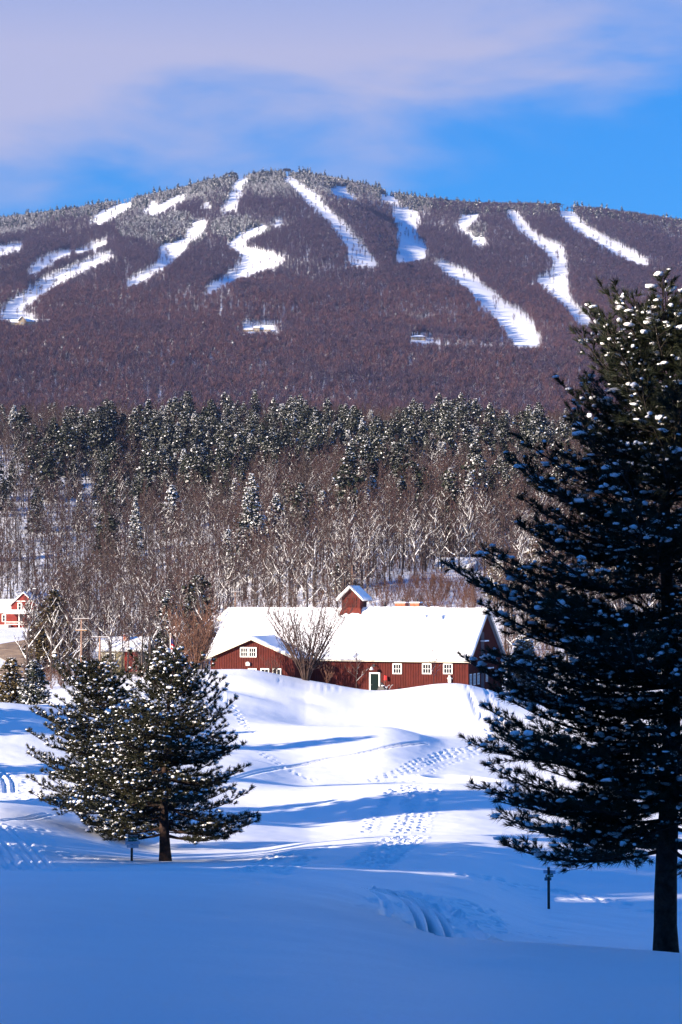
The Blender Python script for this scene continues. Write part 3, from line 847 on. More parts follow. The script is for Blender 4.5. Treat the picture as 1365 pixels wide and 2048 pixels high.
def inside(u, v, poly):
    p = np.array(poly, float); r = np.zeros(u.shape, bool); j = len(p) - 1
    for i in range(len(p)):
        c = ((p[i, 1] > v) != (p[j, 1] > v)) & (u < (p[j, 0] - p[i, 0]) * (v - p[i, 1]) / (p[j, 1] - p[i, 1] + 1e-9) + p[i, 0])
        r ^= c; j = i
    return r
def cleared(P, h):
    """True where a tree of height h would stand on, or hide most of, a ski run"""
    u, v = project(P); _, v2 = project(P + np.array((0, 0, 1.0)) * (0.62 * h)[:, None])
    u = u + np.random.default_rng(len(P)).normal(0, 3.6, len(u))
    _, v1 = project(P + np.array((0, 0, 1.0)) * (0.25 * h)[:, None]); _, v3 = project(P + np.array((0, 0, 1.0)) * (0.86 * h)[:, None])
    out = np.zeros(len(P), bool)
    for poly in RUNS:
        out |= inside(u, v, poly) | inside(u, v2, poly) | inside(u, v1, poly) | inside(u, v3, poly)
    return out
def sector(rg, n, r0, r1, u0, u1):
    a0, a1 = math.atan((u0 - 682.5) / FPX), math.atan((u1 - 682.5) / FPX)
    r = np.sqrt(rg.uniform(r0 * r0, r1 * r1, n)); a = rg.uniform(a0, a1, n)
    x, y = r * np.sin(a), r * np.cos(a)
    return np.stack([x, y, H(x, y)], -1), r

far_bare = [(bare_far(100 + i, 11.5, 80), [M['bark_dark'], M[('twig_far', 'twig_far_blue', 'twig_far', 'twig_far_blue', 'twig_far_red', 'twig_far_red', 'twig_far_red')[i]]]) for i in range(7)]
far_frost = [(bare_far(120 + i, 8.5, 100), [M['twig_far'], M['twig_frost']]) for i in range(5)]
def far_con(seed, fm):
    t, f, s = conifer(seed, 9.0, 2.0, 46, 0.8, 0.08, 0.25, 0.2, 0.0, 1.2, 4)
    return (merge([(t, 0), (f, 1)]), [M['bark_dark'], fm])
far_cons = [far_con(140 + i, M['con_far']) for i in range(4)]
far_fcons = [far_con(150 + i, M['con_frost']) for i in range(4)]
KINDS_FAR = far_bare + far_frost + far_cons + far_fcons       # 7 + 5 + 4 + 4
rg = np.random.default_rng(11)
P, r = sector(rg, 145000, 1960, 3560, -240, 1600)
u, v = project(P)
n = len(P)
hgt = rg.uniform(0.75, 1.2, n)
vrid = pchip(RU, RV, np.clip(u, -1500, 2900))
top = np.clip(1 - (v - vrid) / 60.0, 0, 1)                    # 1 at the summit ridge
nz1 = fbm(P[:, 0] / 90, P[:, 1] / 140, 51, 3)
lowm = smooth(530, 640, v + 60 * nz1)
pick = np.where(rg.random(n) < lowm, rg.integers(3, 7, n), rg.integers(0, 4, n))
summit = smooth(820, 560, np.abs(u - 520) + 2 * np.maximum(v - vrid - 10, 0)) if False else np.clip((top + nz1 * 0.8) * smooth(960, 700, u) , 0, 1)
f = rg.random(n) < np.clip(top * 1.5 + nz1 * 0.7, 0, 1) * (0.35 + 0.65 * (u < 860))
pick = np.where(f, rg.integers(7, 12, n), pick)
cz = rg.random(n)
fc = (cz < 0.5 * np.clip(top * 1.3 + nz1, 0, 1) * (u < 700)) | (cz < 0.05)
pick = np.where(fc & f, rg.integers(16, 20, n), pick)
for (u0, v0, ru, rv, w) in ((340, 470, 95, 34, .85), (470, 462, 75, 26, .85), (560, 372, 70, 36, .55), (250, 440, 60, 20, .4), (430, 385, 40, 30, .5), (820, 400, 60, 14, .3), (955, 465, 22, 12, .6)):
    z = ((u - u0) / ru) ** 2 + ((v - v0) / rv) ** 2 + nz1
    pick = np.where((z < 1) & (rg.random(n) < w), np.where(rg.random(n) < 0.6, rg.integers(16, 20, n), rg.integers(12, 16, n)), pick)
ridge = (v - vrid < 22) & (rg.random(n) < 0.22)
pick = np.where(ridge, rg.integers(12, 16, n), pick)
hgt = np.where(ridge, hgt * rg.uniform(0.8, 1.35, n), hgt); hgt = np.where(ridge & (rg.random(n) < .12), hgt * 1.55, hgt)
ok = ~cleared(P, 11.0 * hgt) | (rg.random(n) < 0.012)
scatter('mountain_forest', P[ok] - np.array((0, 0, .3)), rg.uniform(0, 6.28, n)[ok], hgt[ok], pick[ok], KINDS_FAR, 'purple brown leafless forest covering the ski mountain between the white runs', 'forest')

P, r = sector(rg, 34000, 1180, 1975, -240, 1600)
n = len(P); u, v = project(P); nz1 = fbm(P[:, 0] / 60, P[:, 1] / 90, 61, 3)
hgt = rg.uniform(0.8, 1.25, n); pick = np.where(rg.random(n) < 0.5 + 0.9 * nz1, rg.integers(3, 7, n), rg.integers(0, 4, n))
pick = np.where(rg.random(n) < 0.02 + 0.10 * np.clip(nz1 * 1.6, 0, 1), rg.integers(7, 12, n), pick)
pick = np.where(rg.random(n) < 0.006 + 0.05 * (nz1 > 0.33), rg.integers(16, 20, n), pick)
ok = ~cleared(P, 11.5 * hgt)
scatter('lower_forest', P[ok] - np.array((0, 0, .3)), rg.uniform(0, 6.28, n)[ok], hgt[ok], pick[ok], KINDS_FAR, 'brown leafless forest on the shoulder below the ski runs', 'forest')

# ------------------------------------------------------------------ the wooded hill behind the barn: trees one can tell apart
rg = np.random.default_rng(23)
BARE = []
BM = [('branch', 'twig'), ('branch', 'twig_dark'), ('branch_snow', 'twig_dark'), ('branch', 'twig_red'), ('branch', 'twig_red'), ('branch_snow', 'twig'), ('branch', 'twig_dark'), ('branch', 'twig_red')]
for i in range(8):
    hh = (13, 15, 12, 16, 14, 11, 15, 13)[i]
    t, l, w = bare(200 + i, hh, 0.19, nb=(15, 18, 13, 20, 17, 14, 16, 19)[i], spread=(0.32, 0.27, 0.40, 0.24, 0.36, 0.42, 0.26, 0.34)[i], h0=(0.2, 0.28, 0.16, 0.36, 0.22, 0.14, 0.3, 0.24)[i], twigs=(8, 5, 5, 9, 8, 5, 9, 8)[i], subs=6, tww=0.06, simple=True)
    BARE.append((hh, mesh_from('bare_trunk', t, [M['bark_grey']]), mesh_from('bare_limb', l, [M[BM[i][0]]]), mesh_from('bare_twigs', w, [M[BM[i][1]]]), (t, l, w)))
CON = []
specs = [(15, 4.4, .62, .03, .45, .16), (13, 4.0, .55, .02, .4, .09), (16, 4.2, .75, .03, .35, .30), (12, 3.2, .8, .02, .3, .85), (11, 2.9, .85, .02, .25, .95), (14, 4.8, .5, .05, .5, .06), (9, 2.6, .8, .02, .25, .9), (17, 5.0, .6, .06, .45, .13)]
for i, (hh, rad, sh, ba, lu, sn) in enumerate(specs):
    t, f, s = conifer(300 + i, hh, rad, 400, sh, ba, 0.22, lu, sn * (0.6 if sn < .5 else 1.0), 0.78, 6)
    CON.append((hh, mesh_from('conifer_trunk', t, [M['bark_dark']]), mesh_from('conifer_foliage', f, [M['con']]), mesh_from('conifer_snow', s, [M['clump']]), (t, f, s)))
def part_of(root, name, me, kind=None):
    o = bpy.data.objects.new(name, me); col.objects.link(o); o.parent = root
    if kind: o['kind'] = kind
    return o
def plant_bare(p, k, s, rz, label, group, name='bare_tree'):
    root = empty(name, p, rz); root.scale = (s, s, s); tag(root, label, 'tree', group)
    part_of(root, 'trunk', BARE[k][1]); part_of(root, 'limb', BARE[k][2]); part_of(root, 'twigs', BARE[k][3], 'stuff')
    return root
def plant_con(p, k, s, rz, label, group, name='conifer_tree', fol=None, wide=1.0):
    root = empty(name, p, rz); root.scale = (s * wide, s * wide, s); tag(root, label, 'conifer', group)
    part_of(root, 'trunk', CON[k][1])
    f = part_of(root, 'foliage', CON[k][2], 'stuff')
    if fol:
        f.data = f.data.copy(); f.data.materials[0] = fol
    part_of(root, 'snow', CON[k][3], 'stuff')
    return root

def spaced(P, dmin, fixed=()):
    """keep points at least dmin apart (grid hash)"""
    cell = {}; keep = []
    for q in fixed: cell.setdefault((int(q[0] // dmin), int(q[1] // dmin)), []).append(q)
    for i, q in enumerate(P):
        c = (int(q[0] // dmin), int(q[1] // dmin)); okk = True
        for a in (-1, 0, 1):
            for b in (-1, 0, 1):
                for w in cell.get((c[0] + a, c[1] + b), ()):
                    if (w[0] - q[0]) ** 2 + (w[1] - q[1]) ** 2 < dmin * dmin: okk = False
        if okk: keep.append(i); cell.setdefault(c, []).append(q)
    return np.array(keep, int)

# places kept open: the barn, the houses, the road and the white clearings
def open_ground(P):
    u, v = project(P); r = np.hypot(P[:, 0], P[:, 1])
    o = (r < 250) & (u > 300)
    o |= inside(u, v, [(735, 1215), (760, 1180), (800, 1158), (870, 1146), (960, 1150), (990, 1230), (1000, 1330), (735, 1330)])
    o |= inside(u, v, [(-60, 1262), (-60, 1238), (95, 1238), (118, 1262), (60, 1300), (50, 1380), (-60, 1400)])
    o |= inside(u, v, [(180, 1345), (190, 1295), (295, 1300), (330, 1345)])
    o |= inside(u, v, [(230, 1240), (250, 1226), (330, 1224), (340, 1238)])
    o |= (u > 420) & (u < 1010) & (v > 1235)
    return o
# deciduous belt
P, r = sector(rg, 12000, 268, 570, -60, 1420)
u, v = project(P)
dens = np.where(r < 300, 0.30, 1.0) * np.where((u < 330) & (r > 400), 0.55, 1.0) * (0.75 + 0.6 * fbm(P[:, 0] / 25, P[:, 1] / 40, 71, 2))
clump = fbm(P[:, 0] / 26, P[:, 1] / 60, 85, 3)
P = P[(rg.random(len(P)) < dens * np.where((clump > 0.02) & (r > 385) & (u > 440), .35, 1)) & ~open_ground(P)]
P = P[spaced(P, 3.1)]
r = np.hypot(P[:, 0], P[:, 1]); u, v = project(P)
inview = (u > -10) & (u < 1130)
order = np.argsort(r + 1e5 * ~inview)
P = P[order]; r = r[order]; u = u[order]
nB = len(P)
kinds = np.where(r < 395, rg.choice([2, 5, 2, 5, 0, 3, 1, 4], nB), rg.integers(0, 8, nB)); sc = rg.uniform(0.72, 1.22, nB); rz = rg.uniform(0, 6.28, nB)
MARKS = ((62, 'the far red farmhouse'), (135, 'the brownish pine'), (215, 'the two left utility poles'), (300, 'the beige cottage'), (430, 'the round dark pine'), (525, 'the left end of the barn'), (665, 'the big dark shrub'), (750, 'the barn cupola'), (850, 'the brick chimneys'), (965, 'the white walled hill house'), (9999, 'the right gable of the barn'))
def mark(u): return next(m for lim, m in MARKS if u < lim)
SHAPE = ('', 'slender ', 'broad ', 'slender ', 'tall ', 'broad ', 'slender ', '')
def zone(u, r, k):
    row = 'at the slope foot above ' if r < 345 else ('low in the wood above ' if r < 400 else ('halfway up the wood above ' if r < 455 else 'high in the wood above '))
    return SHAPE[k] + 'bare snowy tree ' + row + mark(u)
for i in range(min(290, nB)):
    lb = zone(u[i], r[i], int(kinds[i]))
    plant_bare(tuple(P[i] - np.array((0, 0, .2))), int(kinds[i]), float(sc[i]), float(rz[i]), lb, lb.replace('tree', 'trees'))
rest_P, rest_r, rest_k, rest_s = [P[290:]], [r[290:]], [kinds[290:]], [sc[290:]]
# conifer belt with bare trees between
P, r = sector(rg, 10500, 400, 900, -80, 1440)
u, v = project(P)
edge_n = fbm(P[:, 0] / 45, P[:, 1] / 60, 81, 3); top_n = fbm(P[:, 0] / 38, P[:, 1] / 200, 83, 3)
want = np.clip((r - np.where(u < 440, 560, 440)) / 110, 0.05, 1) * np.clip(0.55 + 2.6 * fbm(P[:, 0] / 26, P[:, 1] / 60, 85, 3) + np.clip((r - 560) / 150, 0, .6), 0, 1) * np.clip((775 + 420 * top_n + np.where(u < 700, 30, -60) - r) / 50, 0.10, 1)
want *= (r > np.where(u < 440, 520, 400)) * 0.72 * np.where(u < 420, 0.85, 1.0) * np.where(u > 1020, 0.5, 1)
isc = rg.random(len(P)) < want
PC = P[isc]; PC = PC[spaced(PC, 4.6)]
rC = np.hypot(PC[:, 0], PC[:, 1]); uC, vC = project(PC)
PB = P[~isc & (r > 560)]; PB = PB[rg.random(len(PB)) < 0.9]; PB = PB[spaced(PB, 2.7)]
o = np.argsort(rC + 1e5 * ((uC < -15) | (uC > 1100))); PC, rC, uC = PC[o], rC[o], uC[o]
nC = len(PC)
kc = rg.choice([0, 1, 2, 5, 7, 3, 0, 2], nC); kc = np.where((rC > 770) | (rg.random(nC) < .13), rg.choice([3, 4, 6, 2], nC), kc)
sC = rg.uniform(0.62, 1.28, nC) * np.where(rC > 820, 0.85, 1.0); zC = rg.uniform(0, 6.28, nC)
for i in range(min(285, nC)):
    look = {3: 'pale frosted conifer', 4: 'slim frosted conifer', 6: 'small frosted conifer', 5: 'broad dark pine', 7: 'tall dark pine', 2: 'snow-flecked tall conifer', 0: 'snow-flecked rounded conifer', 1: 'dark rounded conifer'}[int(kc[i])]
    lb = look + (' low in' if rC[i] < 560 else (' midway up' if rC[i] < 650 else ' high in')) + ' the dark belt above ' + mark(uC[i])
    plant_con(tuple(PC[i] - np.array((0, 0, .2))), int(kc[i]), float(sC[i]), float(zC[i]), lb, lb.replace('conifer', 'conifers', 1).replace('dark pine', 'dark pines', 1))
rest_P.append(PB); rest_r.append(np.hypot(PB[:, 0], PB[:, 1])); rest_k.append(rg.integers(0, 8, len(PB))); rest_s.append(rg.uniform(0.7, 1.1, len(PB)))
rest_P.append(PC[285:]); rest_k.append(8 + kc[285:]); rest_s.append(sC[285:])
# thin woodland over the crown of the hill
P, r = sector(rg, 3800, 880, 1180, -120, 1480)
P = P[spaced(P, 4.0)]
rest_P.append(P); rest_k.append(np.where(rg.random(len(P)) < 0.06, rg.choice([11, 12, 14], len(P)), rg.integers(0, 8, len(P)))); rest_s.append(rg.uniform(0.7, 1.05, len(P)))
RP = np.concatenate(rest_P); RK = np.concatenate(rest_k); RS = np.concatenate(rest_s)
HILL = [(merge([(b[4][0], 0), (b[4][1], 1), (b[4][2], 2)]), [M['bark_grey'], M[BM[i][0]], M[BM[i][1]]]) for i, b in enumerate(BARE)] + [(merge([(c[4][0], 0), (c[4][1], 1), (c[4][2], 2)]), [M['bark_dark'], M['con'], M['clump']]) for c in CON]
scatter('hillside_wood', RP - np.array((0, 0, .2)), rg.uniform(0, 6.28, len(RP)), RS, RK, HILL, 'leafless wood with some conifers filling the upper hillside behind the barn', 'forest')

# saplings and undergrowth under the bare trees
P, r = sector(rg, 9000, 275, 610, -60, 1420)
u, v = project(P)
P = P[~open_ground(P) & (rg.random(len(P)) < np.where((u < 260) & (r > 400), .5, np.where((r < 345) & (u > 200), 1.0, .6)))]
sap = []
for i in range(5):
    t, l, w = bare(270 + i, 5.5, 0.05, nb=12, spread=0.42, h0=0.12, twigs=7, subs=4, tww=0.06, simple=True, multi=3)
    sap.append((merge([(t, 0), (l, 0), (w, 1)]), [M['bark_grey'], M['twig']]))
scatter('undergrowth', P - np.array((0, 0, .1)), rg.uniform(0, 6.28, len(P)), rg.uniform(0.5, 1.35, len(P)), rg.integers(0, 5, len(P)), sap, 'brown saplings and undergrowth between the bare trees of the hillside', 'undergrowth')

# low brush along the foot of the hill and round the road
P, r = sector(rg, 2600, 262, 400, -40, 1120)
u, v = project(P)
P = P[~open_ground(P) & (rg.random(len(P)) < 0.7) | (inside(u, v, [(740, 1240), (780, 1195), (960, 1175), (990, 1240)]) & (rg.random(len(P)) < 0.8))]
q_, _ = sector(rg, 2500, 285, 400, 700, 1050); u, v = project(q_)
P = np.concatenate([P, q_[inside(u, v, [(735, 1215), (760, 1172), (800, 1162), (870, 1160), (960, 1172), (990, 1240)]) & (rg.random(len(q_)) < .7)]])
brush = []
for i in range(4):
    t, l, w = bare(250 + i, 2.6, 0.03, nb=10, spread=0.5, h0=0.1, twigs=5, subs=3, tww=0.035, simple=True, multi=6)
    brush.append((merge([(t, 0), (l, 0), (w, 1)]), [M['stem_tan'], M['twig']]))
scatter('brush', P, rg.uniform(0, 6.28, len(P)), rg.uniform(0.6, 1.2, len(P)), rg.integers(0, 4, len(P)), brush, 'low brown brush at the foot of the wooded hill', 'brush')

# woods to the left of and behind the viewer: they throw the long blue shade over the near snow
rg = np.random.default_rng(77)
sh = []
c0 = np.array((-TO_SUN.x, -TO_SUN.y)); c0 /= np.hypot(*c0)      # the way shadows run
pp = np.array((-c0[1], c0[0]))
for i in range(5):
    t, f, s = conifer(340 + i, 17.0, 3.6, 300, 0.7, 0.06, 0.2, 0.3, 0.2, 1.0, 6)
    sh.append((merge([(t, 0), (f, 1), (s, 2)]), [M['bark_dark'], M['con'], M['clump']]))
SHADE = []
# rows of trees: (distance up-sun, offsets across) measured from the foot of the shaded slope
for tdist in np.arange(34, 92, 5.0):
    for a in np.arange(-62, 12.5, 3.4):
        q = np.array((2.0, 34.0)) - c0 * (tdist + rg.normal(0, 1.2)) + pp * (a + 26 + rg.normal(0, 1.2))
        SHADE.append(q)
# unseen trees added behind the viewer and down the right to darken the near snow
for y in np.arange(-62, -9, 6.0):
    for x in np.arange(-46, 62, 6.0):
        SHADE.append(np.array((x + rg.normal(0, 1.5), y + rg.normal(0, 1.5))))
for y in np.arange(-6, 34, 5.0):
    for x in np.arange(15 + max(0, y) * .25, 58, 6.0):
        SHADE.append(np.array((x + rg.normal(0, .8), y + rg.normal(0, 1.2))))
SHADE = np.array(SHADE)
uS, _ = project(np.column_stack([SHADE, np.full(len(SHADE), -3.0)]))
SHADE = SHADE[(uS < -500) | (SHADE[:, 1] < 4) | (uS > 2300)]
zS = H(SHADE[:, 0], SHADE[:, 1])
aS = SHADE @ pp
hs_ = rg.uniform(0.82, 1.06, len(SHADE)) * np.where((aS > 14) & (aS < 40), 1.17, 1.0)
scatter('unseen_woods', np.column_stack([SHADE, zS]), rg.uniform(0, 6.28, len(SHADE)), hs_, rg.integers(0, 5, len(SHADE)), sh, 'unseen snowy conifer woods around the viewer, partly added to shade the near snow', 'forest')
# scattered smaller pines left of the view whose shadows streak the far snow
for (x, y, s) in ((-26, 100.5, .80), (-29, 96, .95), (-33, 92.5, .9), (-24.5, 105, .5), (-62, 118, .9), (-70, 128, .95), (-36, 62, .62), (-38, 58.5, .6), (-41, 64, .7), (-35, 58, .55), (-39.5, 67, .6), (-45, 60, .75), (-44, 69, .6), (-34, 118, .62), (-41, 128, .55), (-47, 110, .6), (-38, 99, .5), (-55, 121, .7), (-33, 137, .6), (-60, 104, .8), (-44, 141, .65)):
    plant_con((x, y, float(H(x, y)) - .2), int(rg.integers(0, 3)), s, rg.uniform(0, 6), 'snowy conifer standing out of view left of the snow slope', 'conifers out of view on the left')

# ------------------------------------------------------------------ the red barn
TH = math.radians(20.0)
BX, BY = 200 * (936 - 682.5) / FPX, 200.0
FLOOR = -10.6
barn = empty('barn', (BX, BY, FLOOR), -TH)
tag(barn, 'long dark red barn with snow covered roof, cupola and white framed windows', 'barn')
L, WD, EH, RH = 28.0, 12.6, 3.70, 8.45
def lx(u, yl=0.0):
    """local x along the barn of picture column u on the plane y = yl"""
    k = (u - 682.5) / FPX
    c, s = math.cos(TH), math.sin(TH)
    return (k * (BY + yl * c) - BX - yl * s) / (c + k * s)
def barn_z(v, x, y=0.0):
    Y = BY - x * math.sin(TH) + y * math.cos(TH)
    return -(v - 1180) / FPX * Y - FLOOR
def gable(g, x0, x1, y0, y1, eh, rh, axis, mat=0, foot=-2.0):
    if axis == 'x': g.prism([(y0, foot), (y1, foot), (y1, eh), ((y0 + y1) / 2, rh), (y0, eh)], x0, x1, 'x', mat)
    else: g.prism([(x0, foot), (x1, foot), (x1, eh), ((x0 + x1) / 2, rh), (x0, eh)], y0, y1, 'y', mat)
def slab(g, A, B, C, D, th, mat=0):
    """a roof plane: quad A B C D (eave a, eave b, ridge b, ridge a) thickened along its normal"""
    A, B, C, D = map(np.array, (A, B, C, D)); n = np.cross(B - A, D - A); n = n / np.linalg.norm(n) * th
    V = [A, B, C, D, A + n, B + n, C + n, D + n]
    g.add(V, [(0, 3, 2, 1), (4, 5, 6, 7), (0, 1, 5, 4), (1, 2, 6, 5), (2, 3, 7, 6), (3, 0, 4, 7)], mat)
def snow_sheet(g, A, B, C, D, th, nx, ny, amp, seed, mat=0, lip=0.12, ridges=None):
    """lumpy snow blanket on a roof plane"""
    A, B, C, D = map(lambda p: np.array(p, float), (A, B, C, D)); n = np.cross(B - A, D - A); n /= np.linalg.norm(n)
    s, t = np.meshgrid(np.linspace(0, 1, nx), np.linspace(0, 1, ny))
    P = (A[None, None] * (1 - s[..., None]) + B * s[..., None]) * (1 - t[..., None]) + (D * (1 - s[..., None]) + C * s[..., None]) * t[..., None]
    wl, hl = np.linalg.norm(B - A), np.linalg.norm(D - A)
    hgt = th + amp * fbm(s * wl / 1.6, t * hl / 1.6, seed, 3)
    ed = np.minimum(np.minimum(s, 1 - s) * wl, t * hl)
    hgt = hgt * (0.35 + 0.65 * np.sqrt(np.clip(ed / lip, 0, 1)))
    if ridges is not None: hgt = hgt + ridges(s * wl, t * hl)
    T = P + n * hgt[..., None]
    i = (np.arange(ny - 1)[:, None] * nx + np.arange(nx - 1)[None, :]).reshape(-1)
    g.add(T.reshape(-1, 3), np.stack([i, i + 1, i + nx + 1, i + nx], -1), mat)
    ring = [(0, k) for k in range(nx)] + [(k, nx - 1) for k in range(1, ny)] + [(ny - 1, k) for k in range(nx - 2, -1, -1)] + [(k, 0) for k in range(ny - 2, 0, -1)]
    top = np.array([T[r] for r in ring]); bot = np.array([P[r] + n * 0.012 for r in ring]); m = len(ring)
    q = np.arange(m)
    g.add(np.concatenate([top, bot]), np.stack([q, q + m, (q + 1) % m + m, (q + 1) % m], -1), mat)

WX0, WX1, WY = lx(424, -3.2), lx(590, -3.2), -3.2         # the front wing
WXC = (WX0 + WX1) / 2
WEH, WRH = 3.75, 5.62
g = Geo(); gable(g, -L, 0, 0, WD, EH, RH, 'x'); gable(g, WX0, WX1, WY, 3.0, WEH, WRH, 'y')
g.build('wall', [M['barn_red']], barn)
g = Geo()
for x in np.arange(WX1 + 0.2, -0.05, 0.27): g.box(x - .028, x + .028, -.035, 0.01, -1.9, EH - 0.03)
for x in np.arange(WX0 + 0.05, WX1, 0.27):
    zt = WEH + (WRH - WEH) * (1 - abs(x - WXC) / ((WX1 - WX0) / 2)) - 0.12
    g.box(x - .028, x + .028, WY - .035, WY + 0.01, -1.9, zt)
for y in np.arange(0.1, WD, 0.27):
    zt = EH + (RH - EH) * (1 - abs(y - WD / 2) / (WD / 2)) - 0.12
    g.box(-.01, .035, y - .028, y + .028, -1.9, zt)
for x in (-0.07,): g.box(x - .06, x + .105, -.05, .0, -1.9, EH - .05)
tag(g.build('siding_batten', [M['batten_red']], barn), kind='stuff')
sl = (RH - EH) / (WD / 2); ov = 0.42
EA = EH - ov * sl
g = Geo()
slab(g, (-L - .35, -ov, EA), (.35, -ov, EA), (.35, WD / 2, RH), (-L - .35, WD / 2, RH), 0.14)
slab(g, (.35, WD + ov, EA), (-L - .35, WD + ov, EA), (-L - .35, WD / 2, RH), (.35, WD / 2, RH), 0.14)
rf = g.build('roof', [M['grey_metal']], barn)
g = Geo()
g.box(-L + (WX1 + L) + 0.0, .37, -ov - .05, -ov, EA - .02, EA + .16)
for s in (1, -1):
    a, b = (-ov - .02, WD / 2) if s > 0 else (WD + ov + .02, WD / 2)
    for xx in (.35, -L - .38):
        g.prism([(a, EA - .10), (b, RH - .10), (b, RH + .20), (a, EA + .17)], xx, xx + .035, 'x')
g.build('fascia', [M['cream']], barn)
def roof_ridges(x, t):
    # snow that slid from the ridge lies in a ragged bank from the cupola towards the right end
    k = np.clip((x - 13.2) / 10.5, 0, 1); line = 5.05 + 1.75 * k ** 0.7 + 0.25 * fbm(x / 0.9, x * 0, 4, 3)
    w = smooth(12.6, 13.6, x) * (1 - smooth(23.4, 24.6, x))
    b = np.exp(-((t - line) / 0.26) ** 2) * (0.6 + 0.9 * fbm(x / 0.35, t / 0.35, 8, 2)) + np.clip((t - line) / 1.2, 0, 1) * 0.14 * (1 + fbm(x / .4, t / .4, 6, 2))
    b = b + 0.10 * np.exp(-((x - 2.6) / .3) ** 2 - ((t - 5.6) / .15) ** 2) * 2
    return np.maximum(w * b, -0.1)
g = Geo(); e = 0.145
snow_sheet(g, (-L - .42, -ov - .06, EA + e), (.42, -ov - .06, EA + e), (.42, WD / 2 + .02, RH + e), (-L - .42, WD / 2 + .02, RH + e), 0.20, 260, 90, 0.06, 2, ridges=roof_ridges)
snow_sheet(g, (.42, WD + ov + .06, EA + e), (-L - .42, WD + ov + .06, EA + e), (-L - .42, WD / 2 - .02, RH + e), (.42, WD / 2 - .02, RH + e), 0.20, 40, 20, 0.05, 3)
bank = Geo(); rb_ = np.random.default_rng(44); nb_ = 210
xb = rb_.uniform(12.8, 24.2, nb_); kk = np.clip((xb - 13.2) / 10.5, 0, 1); tb = 5.0 + 1.75 * kk ** .7 + rb_.normal(0, .10, nb_)
ca_, sa_ = 1 / math.hypot(1, sl), sl / math.hypot(1, sl)
sb_ = rb_.uniform(.07, .26, nb_)
V, F = blobs(np.stack([-L - .42 + xb, -ov + tb * ca_ - sa_ * .30, EA + e + tb * sa_ + ca_ * .30], -1), np.stack([sb_ * 1.5, sb_, sb_], -1), rb_, .3)
bank.add(V, F)
tag(bank.build('snow_bank', [M['clump']], barn, True), kind='stuff')
# hay hood: the ridge runs out past the left gable
hx = -L - .42
snow_sheet(g, (hx - 1.0, WD / 2 - 1.5, RH + e - 1.5 * sl), (hx + .02, WD / 2 - 1.5, RH + e - 1.5 * sl), (hx + .02, WD / 2 + .02, RH + e), (hx - .25, WD / 2 + .02, RH + e), 0.2, 12, 14, 0.05, 5)
g.build('roof_snow', [M['snow']], barn, True)
g = Geo()
slab(g, (hx - .95, WD / 2 - 1.5, RH - 1.5 * sl), (hx + .1, WD / 2 - 1.5, RH - 1.5 * sl), (hx + .1, WD / 2, RH), (hx - .2, WD / 2, RH), .12)
slab(g, (hx + .1, WD / 2 + 1.5, RH - 1.5 * sl), (hx - .95, WD / 2 + 1.5, RH - 1.5 * sl), (hx - .2, WD / 2, RH), (hx + .1, WD / 2, RH), .12)
g.build('hay_hood', [M['cream']], barn)
# roof of the wing
wsl = (WRH - WEH) / ((WX1 - WX0) / 2); wo = .40; WE = WEH - wo * wsl; wy0 = WY - .45
yb = lambda z: (z - EH) / sl          # where height z meets the main roof
g = Geo()
slab(g, (WX0 - wo, yb(WE) + .6, WE), (WX0 - wo, wy0, WE), (WXC, wy0, WRH), (WXC, yb(WRH) + .6, WRH), .12)
slab(g, (WX1 + wo, wy0, WE), (WX1 + wo, yb(WE) + .6, WE), (WXC, yb(WRH) + .6, WRH), (WXC, wy0, WRH), .12)
g.build('wing_roof', [M['grey_metal']], barn)
g = Geo()
snow_sheet(g, (WX0 - wo - .05, yb(WE) + .9, WE + .125), (WX0 - wo - .05, wy0 - .05, WE + .125), (WXC, wy0 - .05, WRH + .125), (WXC, yb(WRH) + .9, WRH + .125), .18, 30, 30, .05, 12)
snow_sheet(g, (WX1 + wo + .05, wy0 - .05, WE + .125), (WX1 + wo + .05, yb(WE) + .9, WE + .125), (WXC, yb(WRH) + .9, WRH + .125), (WXC, wy0 - .05, WRH + .125), .18, 30, 30, .05, 13)
g.build('wing_roof_snow', [M['snow']], barn, True)
g = Geo()
for sx, xe in ((1, WX0 - wo), (-1, WX1 + wo)):
    g.prism([(xe, WE - .10), (WXC, WRH - .10), (WXC, WRH + .14), (xe, WE + .14)], wy0 - .035, wy0 + .0, 'y')
g.build('wing_fascia', [M['cream']], barn)

def window(parent, x, z, w, h, y, nx, nz, name='window', fr=.11, axis='y', frame_mat='white'):
    """white casing > dark panes behind white glazing bars; axis 'y' faces -y, axis 'x' faces +x"""
    def bx(g, a0, a1, d0, d1, z0, z1):
        if axis == 'y': g.box(a0, a1, y - d1, y - d0, z0, z1)
        else: g.box(y + d0, y + d1, a0, a1, z0, z1)
    f = Geo()
    bx(f, x - w / 2, x + w / 2, -.01, .07, z - h / 2, z - h / 2 + fr); bx(f, x - w / 2, x + w / 2, -.01, .07, z + h / 2 - fr, z + h / 2)
    for sgn in (-1, 1):
        a = x + sgn * (w / 2 - fr / 2); bx(f, a - fr / 2, a + fr / 2, -.01, .067, z - h / 2 + fr, z + h / 2 - fr)
    fo = f.build(name, [M[frame_mat]], parent)
    iw, ih = w - 2 * fr, h - 2 * fr
    p = Geo(); bx(p, x - iw / 2, x + iw / 2, .004, .02, z - ih / 2, z + ih / 2); p.build('pane', [M['glass']], fo)
    m = Geo()
    for i in range(1, nx): a = x - iw / 2 + iw * i / nx; bx(m, a - .022, a + .022, .02, .045, z - ih / 2, z + ih / 2)
    for i in range(1, nz): b = z - ih / 2 + ih * i / nz; bx(m, x - iw / 2, x + iw / 2, .02, .0437, b - .022, b + .022)
    if m.n: m.build('glazing_bar', [M['white']], fo)
    return fo
